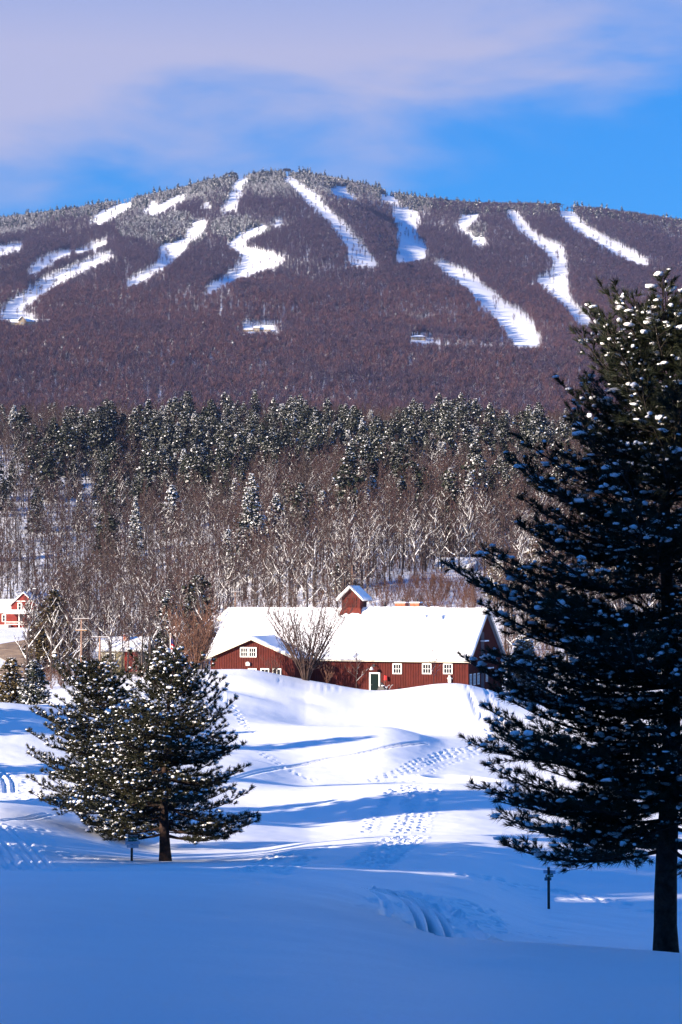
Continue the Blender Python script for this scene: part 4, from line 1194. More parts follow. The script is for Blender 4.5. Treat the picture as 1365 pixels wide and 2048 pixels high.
for u in (795, 854, 896):
    x = lx(u); window(barn, x, barn_z(1337, x), .98, 1.06, -.03, 3, 2)
xw = lx(498, WY)
zz = barn_z(1304, xw, WY)
window(barn, xw - .46, zz, .90, 1.02, WY - .03, 3, 2); window(barn, xw + .46, zz, .90, 1.02, WY - .03, 3, 2)
for u in (506, 531, 555):
    x = lx(u, WY); window(barn, x, barn_z(1346, x, WY), .95, 1.0, WY - .03, 2, 1)
for y, zc in ((0.75, 1.62), (2.1, 1.62), (3.5, 1.62), (6.6, 1.75)):
    window(barn, y, zc, .62, 1.15, .03, 2, 3, axis='x', fr=.09)
# door
x = lx(750); zt = barn_z(1347, x)
g = Geo(); g.box(x - .58, x - .44, -.10, -.0, 0, zt); g.box(x + .44, x + .58, -.10, -.0, 0, zt); g.box(x - .58, x + .58, -.103, -.0, zt, zt + .14)
df = g.build('door_frame', [M['white']], barn)
g = Geo(); g.box(x - .44, x + .44, -.06, -.0, 0, zt); d = g.build('door', [M['door_green']], barn)
g = Geo(); g.tube([(x - .33, -.06, 1.0), (x - .33, -.13, 1.0), (x - .24, -.13, 1.0)], .02, 6, cap=True); g.build('handle', [M['grey_metal']], d)
# gooseneck lamp over the door
xl = x - .1; zl = zt + .42
g = Geo(); g.tube([(xl, 0, zl + .42), (xl, -.35, zl + .52), (xl, -.62, zl + .45), (xl, -.70, zl + .28)], .035, 6); g.box(xl - .12, xl + .12, -.06, 0, zl + .28, zl + .56)
lp = g.build('lamp', [M['dark_metal']], barn)
g = Geo(); s = np.linspace(0, 1, 5); g.tube([(xl, -.70, zl + .30), (xl, -.70, zl + .2), (xl, -.70, zl + .02), (xl, -.70, zl)], [.06, .14, .21, .22], 12, cap=True); g.build('lamp_shade', [M['white']], lp)
# floodlight on the wing and the small box by the right window
xl = lx(498, WY); zl = barn_z(1328, xl, WY)
g = Geo(); g.box(xl - .2, xl + .2, WY - .25, WY - .03, zl - .14, zl + .1); g.prism([(xl - .24, zl + .1), (xl + .24, zl + .1), (xl + .1, zl + .24), (xl - .1, zl + .24)], WY - .3, WY - .02, 'y'); g.build('flood_lamp', [M['white']], barn)
xl = lx(900); zl = barn_z(1357, xl)
g = Geo(); g.box(xl - .15, xl + .15, -.22, -.03, zl - .36, zl + .18); g.tube([(xl, -.14, zl + .18), (xl, -.14, zl + .34)], .12, 10, cap=True); g.box(xl - .26, xl + .26, -.12, -.03, zl - .02, zl + .09)
g.build('meter_box', [M['white']], barn)
# grey board strip up the right gable with a small hood
g = Geo(); g.box(.02, .06, 4.55, 5.65, -1.5, 6.3); g.build('gable_strip', [M['lead']], barn)
g = Geo(); g.box(.03, .5, 4.4, 5.9, 5.35, 5.47); g.box(.03, .6, 5.2, 7.4, 2.55, 2.66); g.build('gable_hood_snow', [M['snow']], barn)

# cupola
cx = lx(709, WD / 2); ch = 1.02
cup = g = Geo(); zr = RH - 1.35
A = 1.55
zb, z1 = RH + .30, barn_z(1194, cx, WD / 2) + .0
yc = WD / 2
g = Geo(); B2 = [(cx - A, yc - A - .1, zr + .2), (cx + A, yc - A - .1, zr + .2), (cx + A, yc + A + .1, zr + .2), (cx - A, yc + A + .1, zr + .2)]; T2 = [(cx - ch, yc - ch, zb), (cx + ch, yc - ch, zb), (cx + ch, yc + ch, zb), (cx - ch, yc + ch, zb)]
Mid = [((b[0] * .35 + t[0] * .65), (b[1] * .35 + t[1] * .65), (b[2] + t[2]) / 2) for b, t in zip(B2, T2)]
for i in range(4):
    j = (i + 1) % 4
    g.add([B2[i], B2[j], Mid[j], Mid[i]], [(0, 1, 2, 3)]); g.add([Mid[i], Mid[j], T2[j], T2[i]], [(0, 1, 2, 3)])
cb = g.build('cupola_base', [M['shingle_red']], barn)
g = Geo(); rgc = np.random.default_rng(3); nbl = 90
t_ = rgc.uniform(0, 1, nbl) ** 1.6; a_ = rgc.uniform(-1, 1, nbl)
wdt = A + (ch - A) * t_; V, F = blobs(np.stack([cx + a_ * wdt, yc - wdt - .12 + 0 * a_, zr + .25 + (zb - zr) * t_ * .45], -1), np.stack([rgc.uniform(.08, .25, nbl), np.full(nbl, .08), rgc.uniform(.02, .05, nbl)], -1), rgc); g.add(V, F)
g.build('base_snow', [M['clump']], cb, True)
zp = z1 + .98
g = Geo(); gable(g, cx - ch, cx + ch, yc - ch, yc + ch, z1, zp, 'y', foot=zb - .01)
cw = g.build('cupola_wall', [M['barn_red']], barn)
g = Geo()
for px_ in (-ch + .06, -.52, .52, ch - .06): g.box(cx + px_ - .06, cx + px_ + .06, yc - ch - .05, yc - ch, zb, z1 - .02)
g.box(cx - .46, cx + .46, yc - ch - .048, yc - ch, z1 - .1, z1 + .0)
g.build('cupola_trim', [M['batten_red']], cw)
g = Geo()
for z in np.arange(zb + .14, z1 - .12, .105): g.add([(cx - .45, yc - ch - .07, z), (cx + .45, yc - ch - .07, z), (cx + .45, yc - ch - .01, z + .09), (cx - .45, yc - ch - .01, z + .09), (cx - .45, yc - ch - .07, z + .015), (cx + .45, yc - ch - .07, z + .015)], [(0, 1, 2, 3), (0, 1, 5, 4), (4, 5, 2, 3)])
tag(g.build('louvre', [M['barn_red']], cw), kind='stuff')
co = .42; cs = (zp - z1) / ch; ze = z1 - co * cs
g = Geo(); y0, y1 = yc - ch - co, yc + ch + co
slab(g, (cx - ch - co, y1, ze), (cx - ch - co, y0, ze), (cx, y0, zp), (cx, y1, zp), .08)
slab(g, (cx + ch + co, y0, ze), (cx + ch + co, y1, ze), (cx, y1, zp), (cx, y0, zp), .08)
cr = g.build('cupola_roof', [M['white']], barn)
g = Geo()
snow_sheet(g, (cx - ch - co - .04, y1 + .04, ze + .085), (cx - ch - co - .04, y0 - .04, ze + .085), (cx + .01, y0 - .04, zp + .085), (cx + .01, y1 + .04, zp + .085), .2, 16, 12, .06, 31)
snow_sheet(g, (cx + ch + co + .04, y0 - .04, ze + .085), (cx + ch + co + .04, y1 + .04, ze + .085), (cx - .01, y1 + .04, zp + .085), (cx - .01, y0 - .04, zp + .085), .2, 16, 12, .06, 32)
g.build('cupola_snow', [M['snow']], cr, True)
# chimneys and vent behind the ridge
for u, w in ((803, .56), (832, .5)):
    cxx = lx(u, yc + 1.2); zc0, zc1 = RH - 2, barn_z(1206, cxx, yc + 1.2)
    g = Geo(); g.box(cxx - w, cxx + w, yc + .75, yc + 1.75, zc0, zc1); ch_ = g.build('chimney', [M['brick']], barn)
    g = Geo(); g.box(cxx - w - .05, cxx + w + .05, yc + .7, yc + 1.8, zc1, zc1 + .12); g.build('snow_cap', [M['snow']], ch_)
    g = Geo(); g.tube([(cxx + .12, yc + 1.2, zc1), (cxx + .12, yc + 1.2, zc1 + .42)], .11, 8, cap=True); g.build('flue', [M['dark_metal']], ch_)
cxx = lx(770, yc + .6)
g = Geo(); g.box(cxx - .9, cxx + .9, yc + .2, yc + 1.0, RH - .6, RH + .42); g.tube([(cxx, yc + .6, RH + .4), (cxx, yc + .6, RH + .85)], [.16, .08], 8, cap=True); g.build('roof_vent', [M['dark_metal']], barn)

# things standing along the barn front
def barn_pt(x, y, z=0):
    c, s = math.cos(TH), math.sin(TH)
    return Vector((BX + x * c + y * s, BY - x * s + y * c, FLOOR + z))
x = lx(772); p = barn_pt(x, -.55)
shv = empty('snow_shovel', p, -TH); tag(shv, 'red bladed snow shovel stuck upright beside the green barn door', 'shovel')
g = Geo(); g.tube([(0, 0, 0), (.02, .1, 1.15), (.06, .22, 1.6)], .02, 6); g.build('handle', [M['wood_pole']], shv)
g = Geo(); g.add([(-.09, .2, 1.5), (.21, .2, 1.5), (.21, .26, 1.95), (-.09, .26, 1.95), (.06, .12, 1.5), (.06, .18, 1.95)], [(0, 4, 5, 3), (4, 1, 2, 5)]); g.build('blade', [M['red']], shv)
x = lx(778); p = barn_pt(x, -1.6)
sb = empty('snow_blower', p, -TH - .3); tag(sb, 'black snow blower parked in the drift right of the green barn door', 'snow blower')
g = Geo(); g.prism([(-.55, .1), (.45, .1), (.5, .5), (.1, .95), (-.35, .95), (-.6, .5)], -.35, .35, 'y'); g.build('housing', [M['dark_metal']], sb)
g = Geo(); g.tube([(-.1, 0, .9), (-.05, 0, 1.1), (-.3, -.05, 1.25)], [.13, .1, .12], 8); g.build('chute', [M['dark_metal']], sb)
g = Geo()
for s in (-.28, .28): g.tube([(.4, s, .5), (.75, s, 1.05), (.95, s, 1.1)], .03, 6)
g.build('handlebar', [M['grey_metal']], sb)
for s in (-.4, .4):
    g = Geo(); g.tube([(0, s - .08, .2), (0, s + .08, .2)], .28, 12, cap=True); g.build('wheel', [M['dark_metal']], sb)
g = Geo(); V, F = blobs([(-.1, 0, 1.0), (.2, .1, .85)], [(.25, .2, .07), (.2, .2, .06)], np.random.default_rng(1)); g.add(V, F); g.build('snow', [M['clump']], sb, True)

# ------------------------------------------------------------------ the other houses
SQUAT = {'ski_lodge': (.95, 1, .62), 'base_lodge': (.88, 1, .55), 'warming_hut': (.95, 1, .62), 'lift_shed': (.8, 1, .7)}
def house(name, label, u, v, Y, rz, parts):
    p = at(u, v, Y); h = empty(name, p, rz); tag(h, label, 'house'); parts(h); h.scale = SQUAT.get(name, (1, 1, 1)); return h
def roof_pair(h, x0, x1, y0, y1, eh, rh, ov=.35, sn=.22, seed=1, axis='x', mat='white', snowmat='snow'):
    g, s = Geo(), Geo()
    if axis == 'x':
        k = (rh - eh) / ((y1 - y0) / 2); e = eh - ov * k; yc_ = (y0 + y1) / 2
        Q = [[(x0 - ov, y0 - ov, e), (x1 + ov, y0 - ov, e), (x1 + ov, yc_, rh), (x0 - ov, yc_, rh)], [(x1 + ov, y1 + ov, e), (x0 - ov, y1 + ov, e), (x0 - ov, yc_, rh), (x1 + ov, yc_, rh)]]
    else:
        k = (rh - eh) / ((x1 - x0) / 2); e = eh - ov * k; xc_ = (x0 + x1) / 2
        Q = [[(x0 - ov, y1 + ov, e), (x0 - ov, y0 - ov, e), (xc_, y0 - ov, rh), (xc_, y1 + ov, rh)], [(x1 + ov, y0 - ov, e), (x1 + ov, y1 + ov, e), (xc_, y1 + ov, rh), (xc_, y0 - ov, rh)]]
    for i, q in enumerate(Q):
        slab(g, *q, .14); q2 = [(a, b, c + .145) for a, b, c in q]; snow_sheet(s, *q2, sn, 24, 14, .06, seed + i)
    r = g.build('roof', [M[mat]], h); s.build('roof_snow', [M[snowmat]], r, True)
    return r
def farmhouse(h):
    g = Geo(); gable(g, -3.1, 3.1, 0, 9.0, 4.4, 7.0, 'y'); g.build('wall', [M['house_red']], h)
    g = Geo(); gable(g, -9.5, -3.1, .3, 5.5, 2.9, 5.2, 'x'); g.build('wing_wall', [M['house_red']], h)
    roof_pair(h, -3.1, 3.1, 0, 9.0, 4.4, 7.0, .4, .2, 40, 'y')
    roof_pair(h, -9.9, -3.2, .3, 5.5, 2.9, 5.3, .3, .25, 44, 'x')
    for x in (-1.0, .95): window(h, x, 4.05, .95, 1.65, -.02, 1, 2, fr=.16)
    g = Geo(); g.box(-2.1, 2.1, -.06, 0, 5.15, 5.3); g.build('trim_board', [M['white']], h)
    for x in (-5.0, -7.2): window(h, x, 1.55, .95, 1.6, .28, 1, 2, fr=.16)
    g = Geo(); slab(g, (-3.6, -2.2, 2.5), (3.6, -2.2, 2.5), (3.3, -.07, 3.1), (-3.3, -.07, 3.1), .1); pr = g.build('porch_roof', [M['white']], h)
    g = Geo(); snow_sheet(g, (-3.65, -2.25, 2.605), (3.65, -2.25, 2.605), (3.35, -.07, 3.205), (-3.35, -.07, 3.205), .2, 24, 8, .05, 48); g.build('porch_snow', [M['snow']], pr, True)
    for x in (-3.3, 0.0, 3.3):
        g = Geo(); g.box(x - .1, x + .1, -2.1, -1.9, -.5, 2.5); g.build('porch_post', [M['white']], h)
    g = Geo(); g.box(-3.3, 3.3, -2.06, -1.98, .75, .85); g.box(-3.3, 3.3, -2.06, -1.98, .2, .3)
    for x in np.arange(-3.2, 3.3, .3): g.box(x - .02, x + .02, -2.04, -2.0, .3, .75)
    g.build('railing', [M['white']], h)
    g = Geo(); g.box(.55, 1.25, 3.0, 3.8, 5.8, 7.9); c = g.build('chimney', [M['lead']], h)
    g = Geo(); g.box(.5, 1.3, 2.95, 3.85, 7.9, 8.0); g.build('snow_cap', [M['snow']], c)
    g = Geo(); g.box(-1.2, -.3, -.05, 0, 0, 2.1); g.build('door', [M['lead']], h)
    g = Geo(); g.box(-9.6, -3.1, -1.3, .25, -1.0, .12); g.build('porch_floor', [M['white']], h)
house('farmhouse', 'small red farmhouse with white trim and snowy porch roof at the hill foot', 48, 1251, 430, -math.radians(20), farmhouse)
def cottage(h):
    g = Geo(); gable(g, -3.4, 3.4, 0, 5.5, 2.1, 3.6, 'x'); g.build('wall', [M['stucco']], h)
    roof_pair(h, -3.4, 3.4, 0, 5.5, 2.1, 3.65, .3, .2, 52, 'x')
    g = Geo(); g.box(.4, 2.3, -.04, 0, -1, 1.95); g.build('garage_door', [M['house_red']], h)
    window(h, -1.6, 1.25, 1.2, .9, -.02, 2, 1)
    g = Geo(); g.box(-.15, .45, 1.6, 2.2, 2.4, 4.3); c = g.build('chimney', [M['brick']], h)
    g = Geo(); g.box(-.2, .5, 1.55, 2.25, 4.3, 4.42); g.build('snow_cap', [M['snow']], c)
    g = Geo(); g.box(2.4, 3.3, -.04, 0, -1, 1.9); g.build('door', [M['dark_metal']], h)
house('cottage', 'low beige cottage with snowy roof and brick chimney behind the left pines', 244, 1330, 285, -math.radians(6), cottage)
def hillhouse(h):
    g = Geo(); gable(g, -5.4, 1.8, 0, 6, 1.6, 3.2, 'x'); g.build('wall', [M['white']], h)
    roof_pair(h, -5.4, 1.8, 0, 6, 1.6, 3.2, .3, .22, 56, 'x')
    window(h, -2.2, .8, 1.1, .9, -.02, 2, 1); window(h, .3, .8, 1.1, .9, -.02, 2, 1)
house('hill_house', 'white walled house with flat bright snow roof half hidden by the right pine', 928, 1153, 368, -math.radians(12), hillhouse)
# lodges on the bench below the ski runs
def lodge_a(h):
    g = Geo(); gable(g, -13, 0, 0, 12, 6, 11, 'x'); g.build('wall', [M['lodge']], h); roof_pair(h, -13, 0, 0, 12, 6, 11, .8, .5, 60, 'x', 'lodge', 'slope')
    g = Geo(); gable(g, 0, 7, -3, 9, 9, 15, 'y'); g.build('tower_wall', [M['lodge']], h); roof_pair(h, 0, 7, -3, 9, 9, 15, .7, .5, 62, 'y', 'lodge', 'slope')
    g = Geo(); gable(g, 7, 32, 2, 14, 8, 13, 'x'); g.build('wing_wall', [M['lodge']], h); roof_pair(h, 7, 32, 2, 14, 8, 13, .8, .5, 64, 'x', 'lodge', 'slope')
    for x in (-10, -6, 3.5, 12, 18, 24): window(h, x, 4.2, 2.2, 2.6, -3.05 if x == 3.5 else (-.05 if x < 0 else 1.95), 1, 1, fr=.3)
house('ski_lodge', 'long pale ski lodge with tall gable at the left foot of the mountain', 38, 652, 1960, 0.1, lodge_a)
def lodge_b(h):
    g = Geo(); gable(g, -3, 8, 0, 7, 3.5, 7, 'x'); g.build('wall', [M['lodge']], h); roof_pair(h, -3, 8, 0, 7, 3.5, 7, .5, .4, 70, 'x', 'lodge', 'slope'); window(h, 1, 1.8, 2, 1.6, -.05, 1, 1, fr=.3)
house('lift_shed', 'tiny snow roofed shed in the trees right of the ski lodge', 131, 657, 1955, 0.1, lodge_b)
def lodge_c(h):
    for i, (a, b, y, e, r) in enumerate(((-16, -4, 0, 2.5, 6), (-3, 3, -2, 5, 9), (4, 15, 0, 3, 6.5))):
        g = Geo(); gable(g, a, b, y, y + 9, e, r, 'x'); g.build('wall', [M['lodge']], h); roof_pair(h, a, b, y, y + 9, e, r, .6, .5, 74 + 3 * i, 'x', 'lodge', 'slope')
    for x in (-12, -8, 0, 8, 12): window(h, x, 1.4, 2, 1.4, -2.05 if x == 0 else -.05, 1, 1, fr=.3)
house('base_lodge', 'low stepped snow roofed lodge in the woods below the central runs', 514, 662, 1950, 0.05, lodge_c)
def lodge_d(h):
    g = Geo(); g.box(-6.5, 6.5, 0, 10, -2, 4); g.build('wall', [M['lodge']], h)
    g = Geo(); E = [(-8.5, -2, 4), (8.5, -2, 4), (8.5, 12, 4), (-8.5, 12, 4)]; T = [(-4, 5, 8), (4, 5, 8)]
    g.add(E + T, [(0, 1, 5, 4), (2, 3, 4, 5), (0, 3, 2, 1)]); g.add(E + T, [(1, 2, 5), (3, 0, 4)]); g.build('roof_snow', [M['slope']], h)
    for x in (-4, 0, 4): window(h, x, 2, 1.8, 1.6, -.05, 1, 1, fr=.3)
house('warming_hut', 'snow roofed hut with hipped roof at the foot of the right hand ski run', 838, 679, 1925, 0.0, lodge_d)

# ------------------------------------------------------------------ the road at the left
g = Geo(); rp = [(-120, 1368), (20, 1352), (60, 1330), (30, 1308), (20, 1296), (70, 1285), (120, 1278)]
Q, t = path(rp, 3.0, 245)
n = np.stack([-t[:, 1], t[:, 0]], -1); ws = np.linspace(-3.6, 3.6, 7)
V = [(q[0] + m[0] * w, q[1] + m[1] * w) for q, m in zip(Q, n) for w in ws]; V = np.array(V)
zr_ = np.maximum(H(V[:, 0], V[:, 1]), -1e3) + .18
i = (np.arange(len(Q) - 1)[:, None] * 7 + np.arange(6)[None]).reshape(-1)
g.add(np.column_stack([V, zr_]), np.stack([i, i + 1, i + 8, i + 7], -1)); tag(g.build('road', [M['road']], None, True), 'sanded brown road between snow banks at the left edge', 'road', kind='structure')

# ------------------------------------------------------------------ poles and wires
def utility_pole(label, u, vtop, vbase, Y, arms, lamp=False, r=.14, rz=-.2):
    p0 = at(u, vbase, Y); p1 = at(u, vtop, Y); hgt = p1.z - p0.z
    root = empty('utility_pole', p0, rz); tag(root, label, 'utility pole')
    g = Geo(); g.tube([(0, 0, -1.5), (0, 0, hgt)], [r, r * .75], 8, cap=True); g.build('post', [M['wood_pole']], root)
    for dz, w, m in arms:
        g = Geo(); z = hgt - dz; g.box(-w / 2, w / 2, -.19, -.06, z - .05, z + .05); a = g.build('crossarm', [M[m]], root)
        g = Geo(); g.box(-w / 2, w / 2, -.2, -.05, z + .05, z + .075); g.build('snow', [M['clump']], a)
        for x in (-w * .42, -w * .16, w * .16, w * .42):
            g = Geo(); g.tube([(x, -.125, z + .07), (x, -.125, z + .2), (x, -.125, z + .32)], [.03, .07, .04], 6, cap=True); g.build('insulator', [M['insul']], a)
    return p1
pA = utility_pole('tall utility pole with orange lower crossarm behind the left pine', 163, 1236, 1360, 255, [(.1, 2.2, 'crossarm'), (1.55, 1.5, 'amber')])
pB = utility_pole('shorter utility pole with one crossarm between the left pine and beige cottage', 200, 1272, 1385, 250, [(.15, 2.2, 'crossarm')])
pC = utility_pole('utility pole with two snowy crossarms behind the left end of the barn roof', 471, 1183, 1260, 330, [(.1, 1.5, 'crossarm'), (.8, 1.5, 'crossarm')])
pD = utility_pole('utility pole with crossarms directly behind the barn cupola', 705, 1128, 1215, 335, [(.1, 1.4, 'crossarm'), (2.0, 1.5, 'crossarm'), (2.5, 1.5, 'crossarm')])
pE = utility_pole('thin utility pole just right of the barn cupola', 738, 1124, 1205, 345, [(1.6, 2.0, 'wood_pole')], r=.11)
pF = at(1010, 1176, 340)
def wire(label, a, b, sag, off=(0, 0, 0)):
    s = np.linspace(0, 1, 16)[:, None]; A, B = np.array(a) + off, np.array(b) + off
    P = A * (1 - s) + B * s; P[:, 2] -= sag * 4 * (s * (1 - s))[:, 0]
    g = Geo(); g.tube(P, .022, 4); o = g.build('power_line', [M['grey_metal']]); tag(o, label, 'power line')
wire('upper power line between the barn-end pole and the cupola pole', pC, pD, .5, (0, 0, -1.8))
wire('lower power line between the barn-end pole and the cupola pole', pC, pD, .7, (0, 0, -2.4))
wire('power line running right from the cupola pole over the snow slope', pD, pF, .4, (0, 0, -2.6))
wire('power line between the tall and the shorter pole at the left', pA, pB, .1, (0, 0, -.4))
wire('power line running from the shorter left pole towards the barn', pB, pC, 1.0, (0, 0, -.6))
# flag on a pole at the left of the barn
p0 = at(341, 1345, 212); fp = empty('flagpole', p0, 0); tag(fp, 'flagpole left of the barn with a limp red and white striped flag', 'flagpole')
hz = at(341, 1268, 212).z - p0.z
g = Geo(); g.tube([(0, 0, -1), (0, 0, hz)], [.05, .035], 8, cap=True); V, F = blobs([(0, 0, hz + .04)], [(.07, .07, .07)], rng); g.add(V, F); g.build('post', [M['white']], fp)
def flag_part(name, z0, z1, mat, dx):
    g = Geo(); k = 9; a = np.linspace(0, 1, k); X = .05 + dx * a * .42; Yv = .09 * np.sin(a * 9); V = [(x, y, hz - z0 - .25 * q) for x, y, q in zip(X, Yv, a)] + [(x, y, hz - z1 - .25 * q) for x, y, q in zip(X, Yv, a)]
    i = np.arange(k - 1); g.add(V, np.stack([i, i + 1, i + 1 + k, i + k], -1)); return g.build(name, [M[mat]], fl)
g = Geo(); g.tube([(.0, 0, hz - .3), (.0, 0, hz - .34)], .07, 6); fl = g.build('flag', [M['white']], fp)
flag_part('canton', .35, .95, 'navy', .8)
for k in range(6): flag_part('stripe', .95 + k * .2, .95 + (k + 1) * .2 + .002, 'red' if k % 2 == 0 else 'white', 1 - .1 * k)

# ------------------------------------------------------------------ trail signs
def text(body, size, mat, parent, loc, name='lettering'):
    c = bpy.data.curves.new(name, 'FONT'); c.body = body; c.size = size; c.extrude = .002; c.align_x = 'CENTER'; c.align_y = 'CENTER'
    o = bpy.data.objects.new(name, c); o.location = loc; o.rotation_euler = (math.pi / 2, 0, 0); col.objects.link(o)
    me = bpy.data.meshes.new_from_object(o.evaluated_get(bpy.context.evaluated_depsgraph_get())); bpy.data.objects.remove(o); me.materials.clear(); me.materials.append(mat)
    o = bpy.data.objects.new(name, me); o.location = loc; o.rotation_euler = (math.pi / 2, 0, 0); col.objects.link(o); o.parent = parent
    return o
def on_ground(u, v, r0, r1=400):
    return Vector(ground(u, v, r0, r1))
p = on_ground(264, 1722, 62, 90); Y = p.y; S = Y / FPX
sg = empty('trail_sign', p - Vector((0, 0, .02)), 0.06); tag(sg, 'trail sign post with black and green boards in front of the left pine', 'trail sign')
hgt = (1722 - 1664) * S
g = Geo(); g.box(-2.3 * S, 2.3 * S, -.04, .04, -.6, hgt); g.build('post', [M['post']], sg)
g = Geo(); V, F = blobs([(0, 0, hgt + .03)], [(.06, .06, .05)], rng); g.add(V, F); g.build('snow_cap', [M['clump']], sg, True)
def board(name, v0, v1, u0, u1, mat, y=-.06, parent=None):
    g = Geo(); g.box((u0 - 264) * S, (u1 - 264) * S, y - .012, y + .012, (1722 - v1) * S, (1722 - v0) * S); return g.build(name, [M[mat]], parent or sg)
b1 = board('upper_board', 1667.5, 1673, 251.5, 278, 'sign_black'); b2 = board('lower_board', 1674.2, 1681.2, 251.5, 277, 'sign_green')
text('Ridge Runner', 3.0 * S, M['sign_white'], b1, (4 * S, -.076, (1722 - 1670.4) * S)); text('Fox  Trail', 4.2 * S, M['sign_white'], b2, (3 * S, -.076, (1722 - 1677.8) * S))
for v in (1670.2, 1677.8):
    b = board('symbol_board', v - 2.9, v + 2.9, 251.8, 256.8, 'sign_white', -.085)
    g = Geo(); c = ((254.3 - 264) * S, (1722 - v) * S); g.prism([(c[0] - 1.4 * S, c[1]), (c[0], c[1] - 1.6 * S), (c[0] + 1.4 * S, c[1]), (c[0], c[1] + 1.6 * S)], -.103, -.098, 'y'); g.build('diamond_mark', [M['sign_black']], b)
for a in (v for v in (1,)):
    g = Geo(); g.prism([(10.6 * S, (1722 - 1680) * S), (12.6 * S, (1722 - 1680) * S), (12.6 * S, (1722 - 1675.4) * S), (11.6 * S, (1722 - 1674.9) * S), (10.6 * S, (1722 - 1675.4) * S)], -.08, -.073, 'y'); g.build('arrow_mark', [M['sign_white']], b2)
board('middle_board', 1682, 1688, 251.2, 280.5, 'sign_blue'); board('bottom_board', 1688.6, 1694.5, 254, 277.5, 'sign_blue')

p = on_ground(1098, 1818, 58, 90); Y = p.y; S = Y / FPX
sg = empty('trail_sign', p - Vector((0, 0, .02)), 0); tag(sg, 'lone weathered trail sign post in the blue snow under the right pine', 'trail sign')
hgt = (1818 - 1734) * S
g = Geo(); g.box(-2.4 * S, 2.4 * S, -.04, .04, -.6, hgt); g.build('post', [M['post']], sg)
g = Geo(); V, F = blobs([(0, 0, hgt + .02)], [(.055, .055, .04)], rng); g.add(V, F); g.build('snow_cap', [M['clump']], sg, True)
def board2(name, v0, v1, u0, u1, mat, y, rz):
    r_ = Geo(); r_.box((u0 - 1098) * S, (u1 - 1098) * S, -.012, .012, (1818 - v1) * S, (1818 - v0) * S); o = r_.build(name, [M[mat]], sg); o.location = (0, y, 0); o.rotation_euler = (0, 0, rz); return o
board2('upper_board', 1740.5, 1747.5, 1088.0, 1112.5, 'sign_blue', .065, -.35)
bb = board2('trail_board', 1747.5, 1753.2, 1090.5, 1108, 'sign_green', -.075, .5)
text('Fox Trail', 3.4 * S, M['sign_white'], bb, (2.5 * S, -.016, (1818 - 1750.4) * S))
g = Geo(); c = (-4.2 * S, (1818 - 1750.4) * S); g.prism([(c[0] - 2 * S, c[1]), (c[0], c[1] - 2 * S), (c[0] + 2 * S, c[1]), (c[0], c[1] + 2 * S)], -.019, -.0135, 'y'); g.build('diamond_mark', [M['sign_white']], bb)
board2('lower_board', 1755, 1761, 1090.0, 1104, 'sign_teal', .065, .2)

# ------------------------------------------------------------------ the pines of the foreground
rightp = on_ground(1331, 1911, 29, 60); rightp.z = float(H(rightp.x + 0.0, 35.5)) if False else rightp.z
RX, RY = 35.0 * (1333 - 682.5) / FPX, 35.0
base = Vector((RX, RY, float(H(RX, RY)) - .1))
HR = at(1340, 512, 35).z - base.z
dl = math.pi                                          # towards the left of the picture
near_pine('pine_tree', 'tall dark white pine with snow clumps filling the right side', base, dict(
    seed=4, Hh=HR - 1.0, r0=.205, whorl=.31, nb=7, droop=.05, up=.13, h0=.185, flare_=.10, lean=(.08, 0),
    prof=[(.12, 2.7), (.2, 3.35), (.3, 3.3), (.42, 3.2), (.53, 3.0), (.62, 2.7), (.71, 2.55), (.78, 2.3), (.86, 1.95), (.92, 1.5), (.96, .95), (.985, .5), (1.0, .15)], var=(.66, 1.13),
    pitch=[(.12, -7), (.3, -4), (.5, 3), (.7, 14), (.85, 30), (1.0, 50)],
    tuft=(.15, 25, .72, .0125), sub=(.115, .44), tw=.105, snow=(.20, .044), tilt_tuft=.25,
    extra=[(2.85, dl, 3.4, -3), (2.75, dl + .25, 2.5, -5), (2.95, dl - .3, 3.2, 0), (3.5, dl + .1, 3.2, 5), (3.9, dl - .2, 3.1, 8), (5.6, dl + .05, 4.0, 12), (5.4, dl - .35, 3.4, 6), (5.9, dl + .3, 3.4, 12),
           (7.1, dl + .1, 2.6, 14), (7.6, dl - .1, 2.8, 16), (8.0, dl + .2, 2.2, 38), (8.4, dl - .05, 2.0, 46), (9.4, dl + .1, 1.7, 50), (9.9, dl, 1.6, 45)]),
    (M['bark_dark'], M['needle']))
# a low twig end of a neighbouring pine reaching in at the right edge
lp_ = on_ground(330, 1722, 70, 90)
near_pine('pine_tree', 'broad snow-tufted pine with reddish trunk, the nearer of the left pair', lp_ + Vector((0, 0, -.05)), dict(
    seed=9, Hh=at(332, 1292, lp_.y).z - lp_.z - .55, r0=.185, whorl=.27, nb=7, droop=.06, up=.20, h0=.15, lean=(.1, 0), az_skip=lambda h, az: h < 2.3 and math.sin(az) < -.15,
    prof=[(.1, 2.4), (.16, 3.2), (.28, 3.05), (.42, 2.9), (.56, 2.65), (.70, 2.2), (.84, 1.6), (.94, 1.0), (1.0, .3)],
    pitch=[(.1, -5), (.3, -5), (.5, -2), (.7, 8), (.85, 24), (1.0, 50)],
    tuft=(.155, 26, 1.0, .021), sub=(.15, .42), tw=.13, snow=(.42, .045), tilt_tuft=.45,
    extra=[(1.75, dl, 3.0, -2), (2.1, dl + .1, 4.1, 2), (2.2, dl - .2, 3.8, 5), (.95, .05, 3.1, -2), (1.2, -.2, 3.0, 0)]),
    (M['bark_red'], M['needle_red']))
bx_, by_ = (258 - 682.5) / FPX * 88, 88.0
bp = Vector((bx_, by_, float(H(bx_, by_)) - .1))
